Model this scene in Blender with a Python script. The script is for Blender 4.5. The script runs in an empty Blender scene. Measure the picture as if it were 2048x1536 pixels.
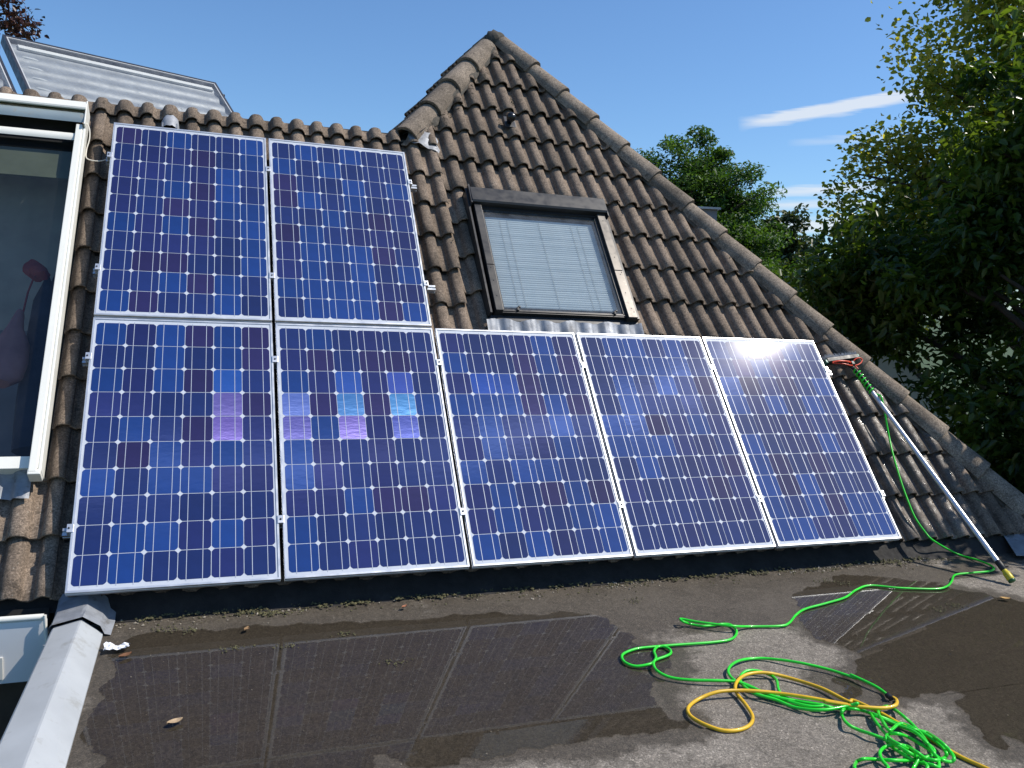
import bpy, bmesh, math, random
import numpy as np
from mathutils import Vector, Matrix

S = bpy.context.scene
COL = S.collection
R_ = math.radians
# ------------------------------------------------------------------ camera
cd = bpy.data.cameras.new('camera'); cam = bpy.data.objects.new('camera', cd); COL.objects.link(cam)
cd.sensor_width = 36.0; cd.lens = 36.0 * 1680.9 / 2048.0; cd.clip_start = 0.05; cd.clip_end = 3000
rx = Vector((0.942674, -0.330030, 0.049454)); dn = Vector((0.009255, -0.122281, -0.992452)); fw = Vector((0.333587, 0.936017, -0.112216))
m = Matrix((rx, -dn, -fw)).transposed().to_4x4(); m.translation = Vector((0.6618, -4.3090, 1.5376))
cam.matrix_world = m
S.camera = cam
# ------------------------------------------------------------------ sun, sky, exposure
SUN = Vector((0.594, -0.149, 0.791)).normalized()
el = math.asin(SUN.z); az = math.atan2(SUN.x, SUN.y)
sl = bpy.data.lights.new('sun', 'SUN'); so = bpy.data.objects.new('sun', sl); COL.objects.link(so)
sl.energy = 5.0; sl.angle = R_(0.53); sl.color = (1.0, 0.94, 0.85)
so.rotation_euler = SUN.to_track_quat('Z', 'Y').to_euler()
so.location = (12, -4, 16)
W = bpy.data.worlds.new('World'); S.world = W; W.use_nodes = True
nt = W.node_tree; nt.nodes.clear()
def wn(t, **k):
    n = nt.nodes.new(t)
    for a, b in k.items(): setattr(n, a, b)
    return n
sky = wn('ShaderNodeTexSky', sky_type='NISHITA', sun_disc=False)
sky.sun_elevation = el; sky.sun_rotation = az; sky.altitude = 50; sky.air_density = 1.0; sky.dust_density = 0.5; sky.ozone_density = 3.0
bg = wn('ShaderNodeBackground'); wo = wn('ShaderNodeOutputWorld')
bg.inputs['Strength'].default_value = 0.114
# thin cirrus: long soft streaks of cloud in direction space
tc = wn('ShaderNodeTexCoord')
def wmath(op, a, b=None, c=None):
    n = wn('ShaderNodeMath', operation=op)
    for i, v in enumerate((a, b, c)):
        if v is None: continue
        if isinstance(v, (int, float)): n.inputs[i].default_value = v
        else: nt.links.new(v, n.inputs[i])
    return n.outputs[0]
def wdot(vec):
    n = wn('ShaderNodeVectorMath', operation='DOT_PRODUCT'); nt.links.new(tc.outputs['Generated'], n.inputs[0]); n.inputs[1].default_value = vec
    return n.outputs['Value']
def streak(a0, e0, a1, e1, width, power):
    def d(a, e): return Vector((math.sin(R_(a)) * math.cos(R_(e)), math.cos(R_(a)) * math.cos(R_(e)), math.sin(R_(e))))
    A, B = d(a0, e0), d(a1, e1); mid = (A + B).normalized(); along = (B - A).normalized(); nrm = mid.cross(along).normalized()
    L = (B - A).length / 2
    x = wdot(along); y = wdot(nrm); f = wdot(mid)
    nz = wn('ShaderNodeTexNoise'); nz.inputs['Scale'].default_value = 9; nz.inputs['Detail'].default_value = 6
    mp = wn('ShaderNodeMapping'); nt.links.new(tc.outputs['Generated'], mp.inputs[0]); mp.inputs['Scale'].default_value = (2, 2, 26); nt.links.new(mp.outputs[0], nz.inputs[0])
    y2 = wmath('ADD', y, wmath('MULTIPLY', wmath('SUBTRACT', nz.outputs[0], 0.5), width * 1.3))
    gx = wmath('SUBTRACT', 1.0, wmath('POWER', wmath('ABSOLUTE', wmath('DIVIDE', x, L)), 3.0))
    gy = wmath('SUBTRACT', 1.0, wmath('POWER', wmath('ABSOLUTE', wmath('DIVIDE', y2, width)), 1.5))
    gx = wmath('MAXIMUM', gx, 0.0); gy = wmath('MAXIMUM', gy, 0.0)
    s = wmath('MULTIPLY', wmath('MULTIPLY', gx, gy), wmath('GREATER_THAN', f, 0.0))
    return wmath('MULTIPLY', s, wmath('MULTIPLY', wmath('ADD', nz.outputs[0], 0.35), power))
tot = None
for a in ((33.4, 11.05, 44.5, 12.7, .0085, 1.5), (36.5, 9.95, 44, 10.25, .005, .35), (35, 6.85, 43, 7.4, .007, .9), (34.5, 6.0, 44, 6.5, .006, .8), (35, 4.7, 46, 5.3, .010, 1.1),
          (60, 13, 95, 16, .02, .6), (-60, 9, -25, 11, .014, .3), (120, 8, 170, 11, .02, .5), (200, 7, 250, 9, .015, .5)):
    s = streak(*a); tot = s if tot is None else wmath('ADD', tot, s)
tot = wmath('MINIMUM', tot, 0.8)
mx = wn('ShaderNodeMix', data_type='RGBA'); nt.links.new(tot, mx.inputs[0]); mx.inputs[7].default_value = (7.2, 7.6, 8.1, 1)
gr = wn('ShaderNodeMix', data_type='RGBA', blend_type='MULTIPLY'); gr.inputs[0].default_value = 1.0; gr.inputs[7].default_value = (.84, 1.09, 1.32, 1)   # deep clear-day blue over the whole sky
nt.links.new(sky.outputs[0], gr.inputs[6]); nt.links.new(gr.outputs[2], mx.inputs[6])
nt.links.new(mx.outputs[2], bg.inputs['Color']); nt.links.new(bg.outputs[0], wo.inputs[0])
S.view_settings.view_transform = 'Standard'; S.view_settings.look = 'None'; S.view_settings.exposure = 0.0; S.view_settings.gamma = 1.0
S.view_settings.use_curve_mapping = False
S.render.engine = 'CYCLES'; S.cycles.use_denoising = True; S.cycles.max_bounces = 8; S.cycles.transparent_max_bounces = 16
S.cycles.caustics_reflective = False; S.cycles.caustics_refractive = False

# ------------------------------------------------------------------ helpers
P = 0.86615                       # roof pitch (49.6 degrees)
CP, SP = math.cos(P), math.sin(P)
HW = -0.172                       # water level on the flat roof
def RP(u, v, n=0.0): return Vector((u, v * CP - n * SP, v * SP + n * CP))
rnd = random.Random(11)

def tag(o, label=None, cat=None, group=None, kind=None):
    if label: o['label'] = label
    if cat: o['category'] = cat
    if group: o['group'] = group
    if kind: o['kind'] = kind
    return o
def link(o, parent=None, loc=None, rot=None):
    COL.objects.link(o)
    if parent is not None: o.parent = parent
    if loc is not None: o.location = loc
    if rot is not None: o.rotation_euler = rot
    return o
def empty(name, loc=(0, 0, 0), rot=(0, 0, 0), parent=None):
    o = bpy.data.objects.new(name, None); o.empty_display_size = .2
    return link(o, parent, loc, rot)
class MB:
    """collects shapes for one mesh"""
    def __init__(s): s.v = []; s.f = []; s.m = []; s.sm = []
    def add(s, v, f, mi=0, smooth=False):
        b = len(s.v); s.v += [tuple(x) for x in v]; s.f += [tuple(i + b for i in q) for q in f]
        s.m += [mi] * len(f); s.sm += [smooth] * len(f); return s
    def box(s, x0, x1, y0, y1, z0, z1, mi=0, bev=0.0):
        if bev <= 0:
            v = [(x, y, z) for z in (z0, z1) for y in (y0, y1) for x in (x0, x1)]
            f = [(0, 2, 3, 1), (4, 5, 7, 6), (0, 1, 5, 4), (2, 6, 7, 3), (0, 4, 6, 2), (1, 3, 7, 5)]
            return s.add(v, f, mi)
        bm = bmesh.new(); bmesh.ops.create_cube(bm, size=1)
        for q in bm.verts: q.co = Vector(((x0 + x1) / 2 + q.co.x * (x1 - x0), (y0 + y1) / 2 + q.co.y * (y1 - y0), (z0 + z1) / 2 + q.co.z * (z1 - z0)))
        bmesh.ops.bevel(bm, geom=bm.edges[:], offset=bev, segments=2, affect='EDGES', profile=.6)
        bm.verts.index_update(); r = s.add([q.co[:] for q in bm.verts], [[q.index for q in f.verts] for f in bm.faces], mi); bm.free(); return r
    def tube(s, path, rad, seg=8, mi=0, cap=True):
        pts = [Vector(q) for q in path]; n = len(pts); rad = rad if hasattr(rad, '__len__') else [rad] * n
        up = None; V = []
        for i, q in enumerate(pts):
            t = (pts[min(i + 1, n - 1)] - pts[max(i - 1, 0)])
            t = t.normalized() if t.length > 1e-9 else Vector((0, 0, 1))
            if up is None: up = t.orthogonal().normalized()
            up = up - t * up.dot(t)
            up = up.normalized() if up.length > 1e-6 else t.orthogonal().normalized()
            b = t.cross(up)
            for k in range(seg):
                a = 2 * math.pi * k / seg; V.append(q + (up * math.cos(a) + b * math.sin(a)) * rad[i])
        F = [(i * seg + k, i * seg + (k + 1) % seg, (i + 1) * seg + (k + 1) % seg, (i + 1) * seg + k) for i in range(n - 1) for k in range(seg)]
        s.add(V, F, mi, True)
        if cap: s.add(V[:seg], [tuple(range(seg))[::-1]], mi); s.add(V[-seg:], [tuple(range(seg))], mi)
        return s
    def lathe(s, prof, seg=16, mi=0, axis='Z', off=(0, 0, 0)):
        V = []
        for r, z in prof:
            for k in range(seg):
                a = 2 * math.pi * k / seg; q = (r * math.cos(a), r * math.sin(a), z)
                V.append((q[0] + off[0], q[1] + off[1], q[2] + off[2]))
        F = [(i * seg + k, i * seg + (k + 1) % seg, (i + 1) * seg + (k + 1) % seg, (i + 1) * seg + k) for i in range(len(prof) - 1) for k in range(seg)]
        return s.add(V, F, mi, True)
    def grid(s, xs, ys, fn, mi=0, smooth=True):
        V = [fn(x, y) for y in ys for x in xs]; n = len(xs)
        F = [(j * n + i, j * n + i + 1, (j + 1) * n + i + 1, (j + 1) * n + i) for j in range(len(ys) - 1) for i in range(n - 1)]
        return s.add(V, F, mi, smooth)
    def mesh(s, name, mats):
        me = bpy.data.meshes.new(name); me.from_pydata(s.v, [], s.f)
        for q in (mats if isinstance(mats, (list, tuple)) else [mats]): me.materials.append(q)
        me.polygons.foreach_set('material_index', s.m); me.polygons.foreach_set('use_smooth', s.sm); me.update(); return me
    def obj(s, name, mats, parent=None, loc=None, rot=None):
        return link(bpy.data.objects.new(name, s.mesh(name, mats)), parent, loc, rot)
def inst(name, me, parent=None, loc=None, rot=None): return link(bpy.data.objects.new(name, me), parent, loc, rot)
def spline(pts, step=6, closed=False):
    pts = [Vector(q) for q in pts]; out = []
    for i in range(len(pts) - 1):
        a = pts[max(i - 1, 0)]; b = pts[i]; c = pts[i + 1]; d = pts[min(i + 2, len(pts) - 1)]
        for k in range(step):
            t = k / step
            out.append(0.5 * ((2 * b) + (c - a) * t + (2 * a - 5 * b + 4 * c - d) * t * t + (3 * b - a - 3 * c + d) * t ** 3))
    out.append(pts[-1]); return out

# ------------------------------------------------------------------ materials
class NT:
    def __init__(s, name):
        s.mat = bpy.data.materials.new(name); s.mat.use_nodes = True; s.t = s.mat.node_tree; s.b = s.t.nodes['Principled BSDF']; s.out = s.t.nodes['Material Output']
    def n(s, t, **k):
        q = s.t.nodes.new(t)
        for a, b in k.items(): setattr(q, a, b)
        return q
    def l(s, a, b): s.t.links.new(a, b)
    def set(s, **k):
        for a, b in k.items(): s.b.inputs[a.replace('_', ' ')].default_value = b
    def coord(s, kind='Object', scale=(1, 1, 1), rnd_off=False):
        c = s.n('ShaderNodeTexCoord'); mp = s.n('ShaderNodeMapping'); mp.inputs['Scale'].default_value = scale; s.l(c.outputs[kind], mp.inputs[0])
        if rnd_off:
            oi = s.n('ShaderNodeObjectInfo'); mu = s.n('ShaderNodeVectorMath', operation='SCALE'); mu.inputs[0].default_value = (37, 61, 13); s.l(oi.outputs['Random'], mu.inputs['Scale']); s.l(mu.outputs[0], mp.inputs['Location'])
        return mp.outputs[0]
    def noise(s, co, scale, detail=4, rough=.55):
        q = s.n('ShaderNodeTexNoise'); q.inputs['Scale'].default_value = scale; q.inputs['Detail'].default_value = detail; q.inputs['Roughness'].default_value = rough; s.l(co, q.inputs[0]); return q.outputs[0]
    def ramp(s, fac, stops, interp='LINEAR'):
        q = s.n('ShaderNodeValToRGB'); q.color_ramp.interpolation = interp; e = q.color_ramp.elements
        while len(e) < len(stops): e.new(0.5)
        for i, (p_, c) in enumerate(stops): e[i].position = p_; e[i].color = (c, c, c, 1) if isinstance(c, (int, float)) else (*c, 1)
        s.l(fac, q.inputs[0]); return q.outputs[0]
    def mix(s, fac, a, b, blend='MIX'):
        q = s.n('ShaderNodeMix', data_type='RGBA', blend_type=blend)
        for v, i in ((fac, 0), (a, 6), (b, 7)):
            if isinstance(v, (int, float)): q.inputs[i].default_value = v if i == 0 else (v, v, v, 1)
            elif isinstance(v, tuple): q.inputs[i].default_value = (*v, 1)
            else: s.l(v, q.inputs[i])
        return q.outputs[2]
    def math(s, op, a, b=None):
        q = s.n('ShaderNodeMath', operation=op)
        for i, v in enumerate((a, b)):
            if v is None: continue
            if isinstance(v, (int, float)): q.inputs[i].default_value = v
            else: s.l(v, q.inputs[i])
        return q.outputs[0]
    def thin_fresnel(s, ior):
        g = s.n('ShaderNodeNewGeometry'); q = s.n('ShaderNodeFresnel'); s.l(s.math('ADD', ior, s.math('MULTIPLY', g.outputs['Backfacing'], 1 / ior - ior)), q.inputs[0]); return q
    def bump(s, h, strength=.4, dist=.01):
        q = s.n('ShaderNodeBump'); q.inputs['Strength'].default_value = strength; q.inputs['Distance'].default_value = dist; s.l(h, q.inputs['Height']); s.l(q.outputs[0], s.b.inputs['Normal']); return q
def plain(name, col, rough=.5, metal=0., var=.12, scale=6., bump=0., coat=0., dirt=None):
    """a painted / metal / plastic surface with uneven wear"""
    t = NT(name); co = t.coord('Object'); nz = t.noise(co, scale, 5)
    lo = tuple(c * (1 - var) for c in col); hi = tuple(min(1, c * (1 + var)) for c in col)
    c = t.ramp(nz, [(.3, lo), (.7, hi)])
    if dirt:
        d = t.ramp(t.noise(co, dirt[1], 8, .7), [(dirt[2], 0.), (min(1, dirt[2] + .12), 1.)]); c = t.mix(t.math('MULTIPLY', d, dirt[3]), c, dirt[0])
    t.l(c, t.b.inputs['Base Color'])
    t.l(t.ramp(t.noise(co, scale * 3, 3), [(.3, max(0, rough - .08)), (.7, min(1, rough + .1))]), t.b.inputs['Roughness'])
    t.set(Metallic=metal)
    if coat: t.set(Coat_Weight=coat, Coat_Roughness=.05)
    if bump: t.bump(t.noise(co, scale * 12, 3), bump, .003)
    return t.mat
def tile_material(name, base=(.188, .143, .106), wet=0.0):
    t = NT(name); co = t.coord('Object', rnd_off=True)
    oi = t.n('ShaderNodeObjectInfo')
    big = t.noise(co, 5, 5, .6); fine = t.noise(co, 105, 4, .8); mid = t.noise(co, 28, 5, .65)
    dark = tuple(c * .62 for c in base); lite = tuple(c * 1.35 for c in base)
    c = t.ramp(big, [(.3, dark), (.5, base), (.72, lite)])
    c = t.mix(.75, c, t.ramp(fine, [(.34, .38), (.66, 1.6)]), 'MULTIPLY')
    gv = t.n('ShaderNodeTexVoronoi'); gv.inputs['Scale'].default_value = 150; t.l(co, gv.inputs[0]); c = t.mix(.55, c, t.ramp(gv.outputs['Color'], [(.1, .45), (.9, 1.6)]), 'MULTIPLY')
    c = t.mix(t.ramp(mid, [(.55, 0.), (.68, .65)]), c, (.045, .036, .028))          # dark algae blotches
    vor = t.n('ShaderNodeTexVoronoi'); vor.inputs['Scale'].default_value = 46; vor.inputs['Randomness'].default_value = 1; t.l(co, vor.inputs[0])
    sp = t.math('MULTIPLY', t.math('LESS_THAN', vor.outputs['Distance'], .14), t.ramp(t.noise(co, 7, 2), [(.5, 0.), (.62, 1.)]))
    c = t.mix(t.math('MULTIPLY', sp, .55), c, (.42, .40, .34))                     # pale lichen dots
    hs = t.n('ShaderNodeHueSaturation'); t.l(c, hs.inputs['Color']); t.l(t.math('ADD', t.math('MULTIPLY', oi.outputs['Random'], .5), .75), hs.inputs['Value'])
    t.l(hs.outputs[0], t.b.inputs['Base Color'])
    if wet:
        t.l(t.ramp(t.noise(co, 16, 5), [(.35, .12), (.62, .75)]), t.b.inputs['Roughness'])
    else: t.set(Roughness=.9)
    t.set(Specular_IOR_Level=.3 if not wet else .5)
    h = t.math('ADD', t.math('MULTIPLY', fine, .6), t.math('MULTIPLY', mid, .8)); t.bump(h, .75, .006)
    return t.mat
TILE = tile_material('concrete_tile'); TILE_WET = tile_material('wet_concrete_tile', (.125, .098, .075), 1.0)
HIP = tile_material('hip_cap_concrete', (.195, .157, .120))
MORTAR = plain('mortar', (.085, .075, .06), .95, var=.4, scale=30, bump=.8)
DECK = plain('roof_felt', (.02, .018, .016), .9)
LEAD = plain('lead_sheet', (.27, .285, .31), .55, .2, .3, 9, .3, dirt=((.12, .11, .1), 14, .56, .7))
ALU = plain('aluminium', (.76, .77, .79), .36, .7, .1, 4, dirt=((.38, .37, .35), 22, .6, .5))
ALU_MILL = plain('mill_aluminium', (.6, .62, .64), .4, .9, .1, 8)
WHITE = plain('white_paint', (.80, .78, .70), .38, 0, .05, 3, dirt=((.42, .38, .30), 9, .64, .5))
WHITE_TRIM = plain('pale_metal_trim', (.43, .45, .46), .45, .1, .12, 3, dirt=((.25, .24, .21), 9, .56, .5))
GREY_BLUE = plain('grey_cassette', (.30, .36, .37), .4, .3, .1, 4, dirt=((.34, .27, .18), 12, .58, .6))
BROWN = plain('brown_window_metal', (.038, .036, .035), .38, .3, .15, 5)
DARK = plain('black_rubber', (.012, .012, .013), .5)
DARKGREY = plain('charcoal_plastic', (.03, .03, .033), .4)
GREEN_PL = plain('green_hose_plastic', (.022, .66, .028), .34, 0, .2, 7, coat=.25, dirt=((.03, .22, .03), 30, .6, .5))
YELLOW_PL = plain('yellow_hose_plastic', (.72, .43, .014), .4, 0, .2, 7, coat=.1, dirt=((.32, .2, .04), 30, .6, .5))
RED_PL = plain('red_hose_plastic', (.72, .06, .015), .35, 0, .1, 9)
YELLOW_CAP = plain('yellow_coupling', (.62, .50, .03), .4, 0, .12, 30, dirt=((.1, .09, .04), 60, .55, .6))
GREEN_DK = plain('dark_green_rubber', (.01, .09, .02), .4)
TEAL = plain('teal_plastic', (.01, .16, .12), .4)
POLE = plain('pole_aluminium', (.72, .73, .76), .3, .5, .06, 5)
BRISTLE = plain('bristle', (.55, .55, .54), .7, 0, .3, 60)
BRICKDARK = plain('dark_wall', (.10, .075, .06), .9, 0, .3, 5, .4)
WALLW = plain('white_render', (.62, .61, .57), .85, 0, .08, 4, .3)
FASCIA = plain('white_fascia', (.84, .83, .82), .5, 0, .05, 2)

def cell_material():
    """one wafer: the colour and the mirror quality of each cell are carried by the object itself"""
    t = NT('solar_cell'); oi = t.n('ShaderNodeObjectInfo'); co = t.coord('Object')
    w = t.n('ShaderNodeTexWave', wave_type='BANDS', bands_direction='Y'); w.inputs['Scale'].default_value = 170; t.l(co, w.inputs[0])
    c = t.mix(.18, oi.outputs['Color'], t.ramp(t.noise(co, 9, 3), [(.3, .6), (.7, 1.5)]), 'MULTIPLY')
    c = t.mix(.10, c, t.ramp(w.outputs[0], [(.6, .6), (.95, 2.2)]), 'MULTIPLY')
    t.l(c, t.b.inputs['Base Color']); t.set(Roughness=.6, Specular_IOR_Level=.08, Coat_Weight=1.0, Coat_Roughness=.06, Coat_IOR=1.42)
    g = t.n('ShaderNodeBsdfAnisotropic'); g.inputs['Roughness'].default_value = .36; g.inputs['Anisotropy'].default_value = ANISO
    cx = t.n('ShaderNodeCombineXYZ'); cx.inputs[0].default_value = 1.0; t.l(cx.outputs[0], g.inputs['Tangent'])
    hs = t.n('ShaderNodeHueSaturation'); t.l(oi.outputs['Color'], hs.inputs['Color']); hs.inputs['Value'].default_value = 3.; hs.inputs['Saturation'].default_value = .8
    t.l(hs.outputs[0], g.inputs['Color'])
    bp = t.n('ShaderNodeBump'); bp.inputs['Strength'].default_value = .09; bp.inputs['Distance'].default_value = .003
    st = t.coord('Object', (4, 9, 1), True); t.l(t.noise(st, 4, 3), bp.inputs['Height'])
    va = t.n('ShaderNodeVectorMath', operation='ADD'); t.l(bp.outputs[0], va.inputs[0]); va.inputs[1].default_value = (0, .026 * CP_, .026 * SP_)   # etched facets lean a little up the slope
    vn = t.n('ShaderNodeVectorMath', operation='NORMALIZE'); t.l(va.outputs[0], vn.inputs[0]); t.l(vn.outputs[0], g.inputs['Normal'])
    ms = t.n('ShaderNodeMixShader'); t.l(oi.outputs['Alpha'], ms.inputs[0]); t.l(t.b.outputs[0], ms.inputs[1]); t.l(g.outputs[0], ms.inputs[2]); t.l(ms.outputs[0], t.out.inputs[0])
    return t.mat
ANISO = -0.84; CP_, SP_ = CP, SP
CELL = cell_material()
def laminate(name, col, rough, metal=0.):
    t = NT(name); co = t.coord('Object'); t.l(t.ramp(t.noise(co, 12, 4), [(.3, tuple(c * .9 for c in col)), (.7, col)]), t.b.inputs['Base Color'])
    t.set(Roughness=rough, Metallic=metal, Coat_Weight=1., Coat_Roughness=.03, Coat_IOR=1.36); return t.mat
BACK = laminate('white_backsheet', (.56, .59, .65), .6); BUSBAR = laminate('tinned_busbar', (.52, .55, .63), .5, .2)

def glass_material(name, tint=(.92, .95, .95), dust=.06, dustcol=(.5, .53, .55), ior=1.5, rough=.01, boost=1.0):
    t = NT(name); t.t.nodes.remove(t.b); co = t.coord('Object')
    tr = t.n('ShaderNodeBsdfTransparent'); tr.inputs[0].default_value = (*tint, 1)
    gl = t.n('ShaderNodeBsdfAnisotropic'); gl.inputs['Roughness'].default_value = rough; gl.inputs['Color'].default_value = (1, 1, 1, 1)
    fr = t.thin_fresnel(ior)
    a = t.n('ShaderNodeMixShader'); t.l(t.math('MINIMUM', t.math('MULTIPLY', fr.outputs[0], boost), 1.0), a.inputs[0]); t.l(tr.outputs[0], a.inputs[1]); t.l(gl.outputs[0], a.inputs[2])
    df = t.n('ShaderNodeBsdfDiffuse'); df.inputs[0].default_value = (*dustcol, 1)
    b = t.n('ShaderNodeMixShader'); t.l(t.math('MULTIPLY', t.ramp(t.noise(co, 8, 9, .75), [(.35, .2), (.75, 1.)]), dust), b.inputs[0]); t.l(a.outputs[0], b.inputs[1]); t.l(df.outputs[0], b.inputs[2])
    t.l(b.outputs[0], t.out.inputs[0]); return t.mat
GLASS = glass_material('window_glass', (.80, .85, .88), .17)
GLASS_DARK = glass_material('sunscreen_glass', (.60, .64, .66), .02, (.4, .42, .45))
COLL_GLASS = glass_material('collector_glass', (.9, .92, .93), .22, (.55, .57, .58))
def water_material():
    t = NT('water'); t.t.nodes.remove(t.b); co = t.coord('Object')
    tr = t.n('ShaderNodeBsdfTransparent'); tr.inputs[0].default_value = (.70, .68, .64, 1)
    gl = t.n('ShaderNodeBsdfAnisotropic'); gl.inputs['Roughness'].default_value = .012
    bp = t.n('ShaderNodeBump'); bp.inputs['Strength'].default_value = .05; bp.inputs['Distance'].default_value = .004; t.l(t.noise(co, 5, 2), bp.inputs['Height'])
    fr = t.thin_fresnel(1.333); t.l(bp.outputs[0], gl.inputs['Normal'])
    a = t.n('ShaderNodeMixShader'); t.l(fr.outputs[0], a.inputs[0]); t.l(tr.outputs[0], a.inputs[1]); t.l(gl.outputs[0], a.inputs[2]); t.l(a.outputs[0], t.out.inputs[0])
    return t.mat
WATER = water_material()
def bitumen_material():
    t = NT('bitumen_felt'); co = t.coord('Object'); at = t.n('ShaderNodeAttribute', attribute_name='damp')
    fine = t.noise(co, 170, 4, .85); mid = t.noise(co, 22, 6, .65); big = t.noise(co, 2.2, 5, .6)
    c = t.ramp(big, [(.3, (.205, .178, .146)), (.7, (.290, .256, .214))])
    c = t.mix(.8, c, t.ramp(fine, [(.32, .30), (.5, .95), (.68, 1.8)]), 'MULTIPLY')
    gv = t.n('ShaderNodeTexVoronoi'); gv.inputs['Scale'].default_value = 125; t.l(co, gv.inputs[0]); c = t.mix(.55, c, t.ramp(gv.outputs['Color'], [(.1, .45), (.8, 1.35), (.97, 2.6)]), 'MULTIPLY')
    c = t.mix(t.ramp(mid, [(.52, 0.), (.70, .55)]), c, (.07, .062, .05))
    dm = t.ramp(t.math('ADD', at.outputs['Fac'], t.math('MULTIPLY', t.math('SUBTRACT', mid, .5), .75)), [(.30, 0.), (.62, 1.)])
    c = t.mix(dm, c, t.mix(1., c, (.36, .34, .31), 'MULTIPLY'))
    sil = t.ramp(t.noise(co, 3.3, 7, .75), [(.32, .25), (.66, .95)])
    wat = t.ramp(at.outputs['Fac'], [(.985, .30), (1., 1.)]); c = t.mix(t.math('MULTIPLY', t.math('MULTIPLY', sil, dm), wat), c, t.mix(.6, (.112, .094, .072), t.ramp(gv.outputs['Color'], [(.1, .5), (.9, 1.6)]), 'MULTIPLY'))                  # brown silt where water stands
    t.l(c, t.b.inputs['Base Color']); t.l(t.ramp(dm, [(0., .93), (1., .5)]), t.b.inputs['Roughness'])
    t.set(Specular_IOR_Level=.35)
    t.bump(t.math('ADD', t.math('MULTIPLY', fine, .9), t.math('MULTIPLY', mid, .5)), 1.0, .007); return t.mat
FELT = bitumen_material()
def leaf_material(name, c0, c1, rough=.42, trans=.35):
    t = NT(name); oi = t.n('ShaderNodeTexCoord'); co = t.coord('Object'); at = t.n('ShaderNodeAttribute', attribute_name='tone')
    c = t.ramp(at.outputs['Fac'], [(.1, c0), (.9, c1)]); c = t.mix(.5, c, t.ramp(t.noise(co, 1.4, 3), [(.3, .7), (.7, 1.3)]), 'MULTIPLY')
    t.l(c, t.b.inputs['Base Color']); t.set(Roughness=rough, Specular_IOR_Level=.45)
    tl = t.n('ShaderNodeBsdfTranslucent'); t.l(t.mix(1., c, (1.25, 1.2, .35), 'MULTIPLY'), tl.inputs[0])
    ms = t.n('ShaderNodeMixShader'); ms.inputs[0].default_value = trans; t.l(t.b.outputs[0], ms.inputs[1]); t.l(tl.outputs[0], ms.inputs[2]); t.l(ms.outputs[0], t.out.inputs[0]); return t.mat
BARK = plain('bark', (.07, .055, .042), .95, 0, .35, 9, .6)
GRASS = plain('lawn', (.045, .075, .022), .95, 0, .4, 3, .5)

# ================================================================== the setting
GZ = -3.3
gm = MB().grid([-400, -60, -20, 0, 20, 60, 400], [-400, -60, -20, 0, 20, 60, 900], lambda x, y: (x, y, GZ)); tag(gm.obj('ground', GRASS), kind='structure')

# ------------------------------------------------------------------ the house with the tiled roof
house = empty('tiled_house', (0, 0, GZ)); tag(house, 'house with steep brown concrete tile roof carrying the solar panels', 'house')
HZ = -GZ
ROFF = {}
def roof_thing(name, u, v, n, label, cat, group=None):
    o = empty(name, RP(u, v, n), (P, 0, 0)); ROFF[o.name] = (u, v, n); tag(o, label, cat, group); return o
def robj(mb, name, mats, root):
    u, v, n = ROFF[root.name]; mb.v = [(a - u, b - v, c - n) for a, b, c in mb.v]; return mb.obj(name, mats, root)

def hip_r(v): return 3.385 + .67 * (4.768 - v)
def hip_l(v): return 2.151 + .663 * (v - 3.758)
PEAK = (3.102, 5.191)
dk = MB()
NB = -.20
def sheet(pts, n=NB): dk.add([(u, v, n) for u, v in pts], [tuple(range(len(pts)))])
sheet([(-.16, -.02), (6.58, -.02), PEAK, (2.151, 3.758), (-.16, 3.72)])
sheet([(-1.6, -.02), (-.16, -.02), (-.16, .70), (-1.6, .70)]); sheet([(-1.6, 3.42), (-.16, 3.42), (-.16, 3.72), (-1.6, 3.72)])
slope = dk.obj('roof_slope', DECK, house, (0, 0, HZ), (P, 0, 0))

# one concrete double-roll tile: pan, roll, pan, roll, with a thick nose
def tile_h(x):
    def roll(c, w, h): 
        t = abs(x - c) / w
        return h * (1 - t ** 2.8) ** .72 if t < 1 else 0
    s = .020 * max(0, 1 - max(0, x - .010) / .016) if x < .028 else 0
    return max(s, roll(.123, .053, .053), roll(.273, .049, .051))
TX = [0, .010, .018, .028, .048, .067, .072, .080, .092, .107, .123, .139, .154, .166, .174, .179, .2, .221, .226, .234, .246, .260, .273, .286, .298, .308]
def tile_mesh(name, mat, seed):
    r = random.Random(seed); b = MB(); n = len(TX)
    rows = []
    wob = [r.uniform(-.0025, .0025) for _ in TX]
    for y, dz, k in ((.16, -.040, 1), (.022, -.019, 1), (0, -.007, 1), (.006, 0, 1), (.14, -.0165, 0), (.28, -.033, 0), (.425, -.050, 0)):
        rows.append([(x, y + wob[i] * k, tile_h(x) + dz + r.uniform(-.0012, .0012) * (0 if k else 1)) for i, x in enumerate(TX)])
    V = [q for row in rows for q in row]; F = []; sm = []
    for j in range(len(rows) - 1):
        for i in range(n - 1): F.append((j * n + i, j * n + i + 1, (j + 1) * n + i + 1, (j + 1) * n + i)); sm.append(j >= 2)
    b.add(V, F); b.sm = sm
    V2 = []                                             # right flank edge thickness
    for j in (3, 4, 5, 6): V2.append(rows[j][-1]); V2.append((rows[j][-1][0], rows[j][-1][1], rows[j][-1][2] - .016))
    b.add(V2, [(0, 1, 3, 2), (2, 3, 5, 4), (4, 5, 7, 6)])
    return b.mesh(name, mat)
TM = [tile_mesh('roof_tile', TILE, s) for s in range(5)]; TMW = [tile_mesh('wet_roof_tile', TILE_WET, s) for s in range(2)]
NT_ = -.158
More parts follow.
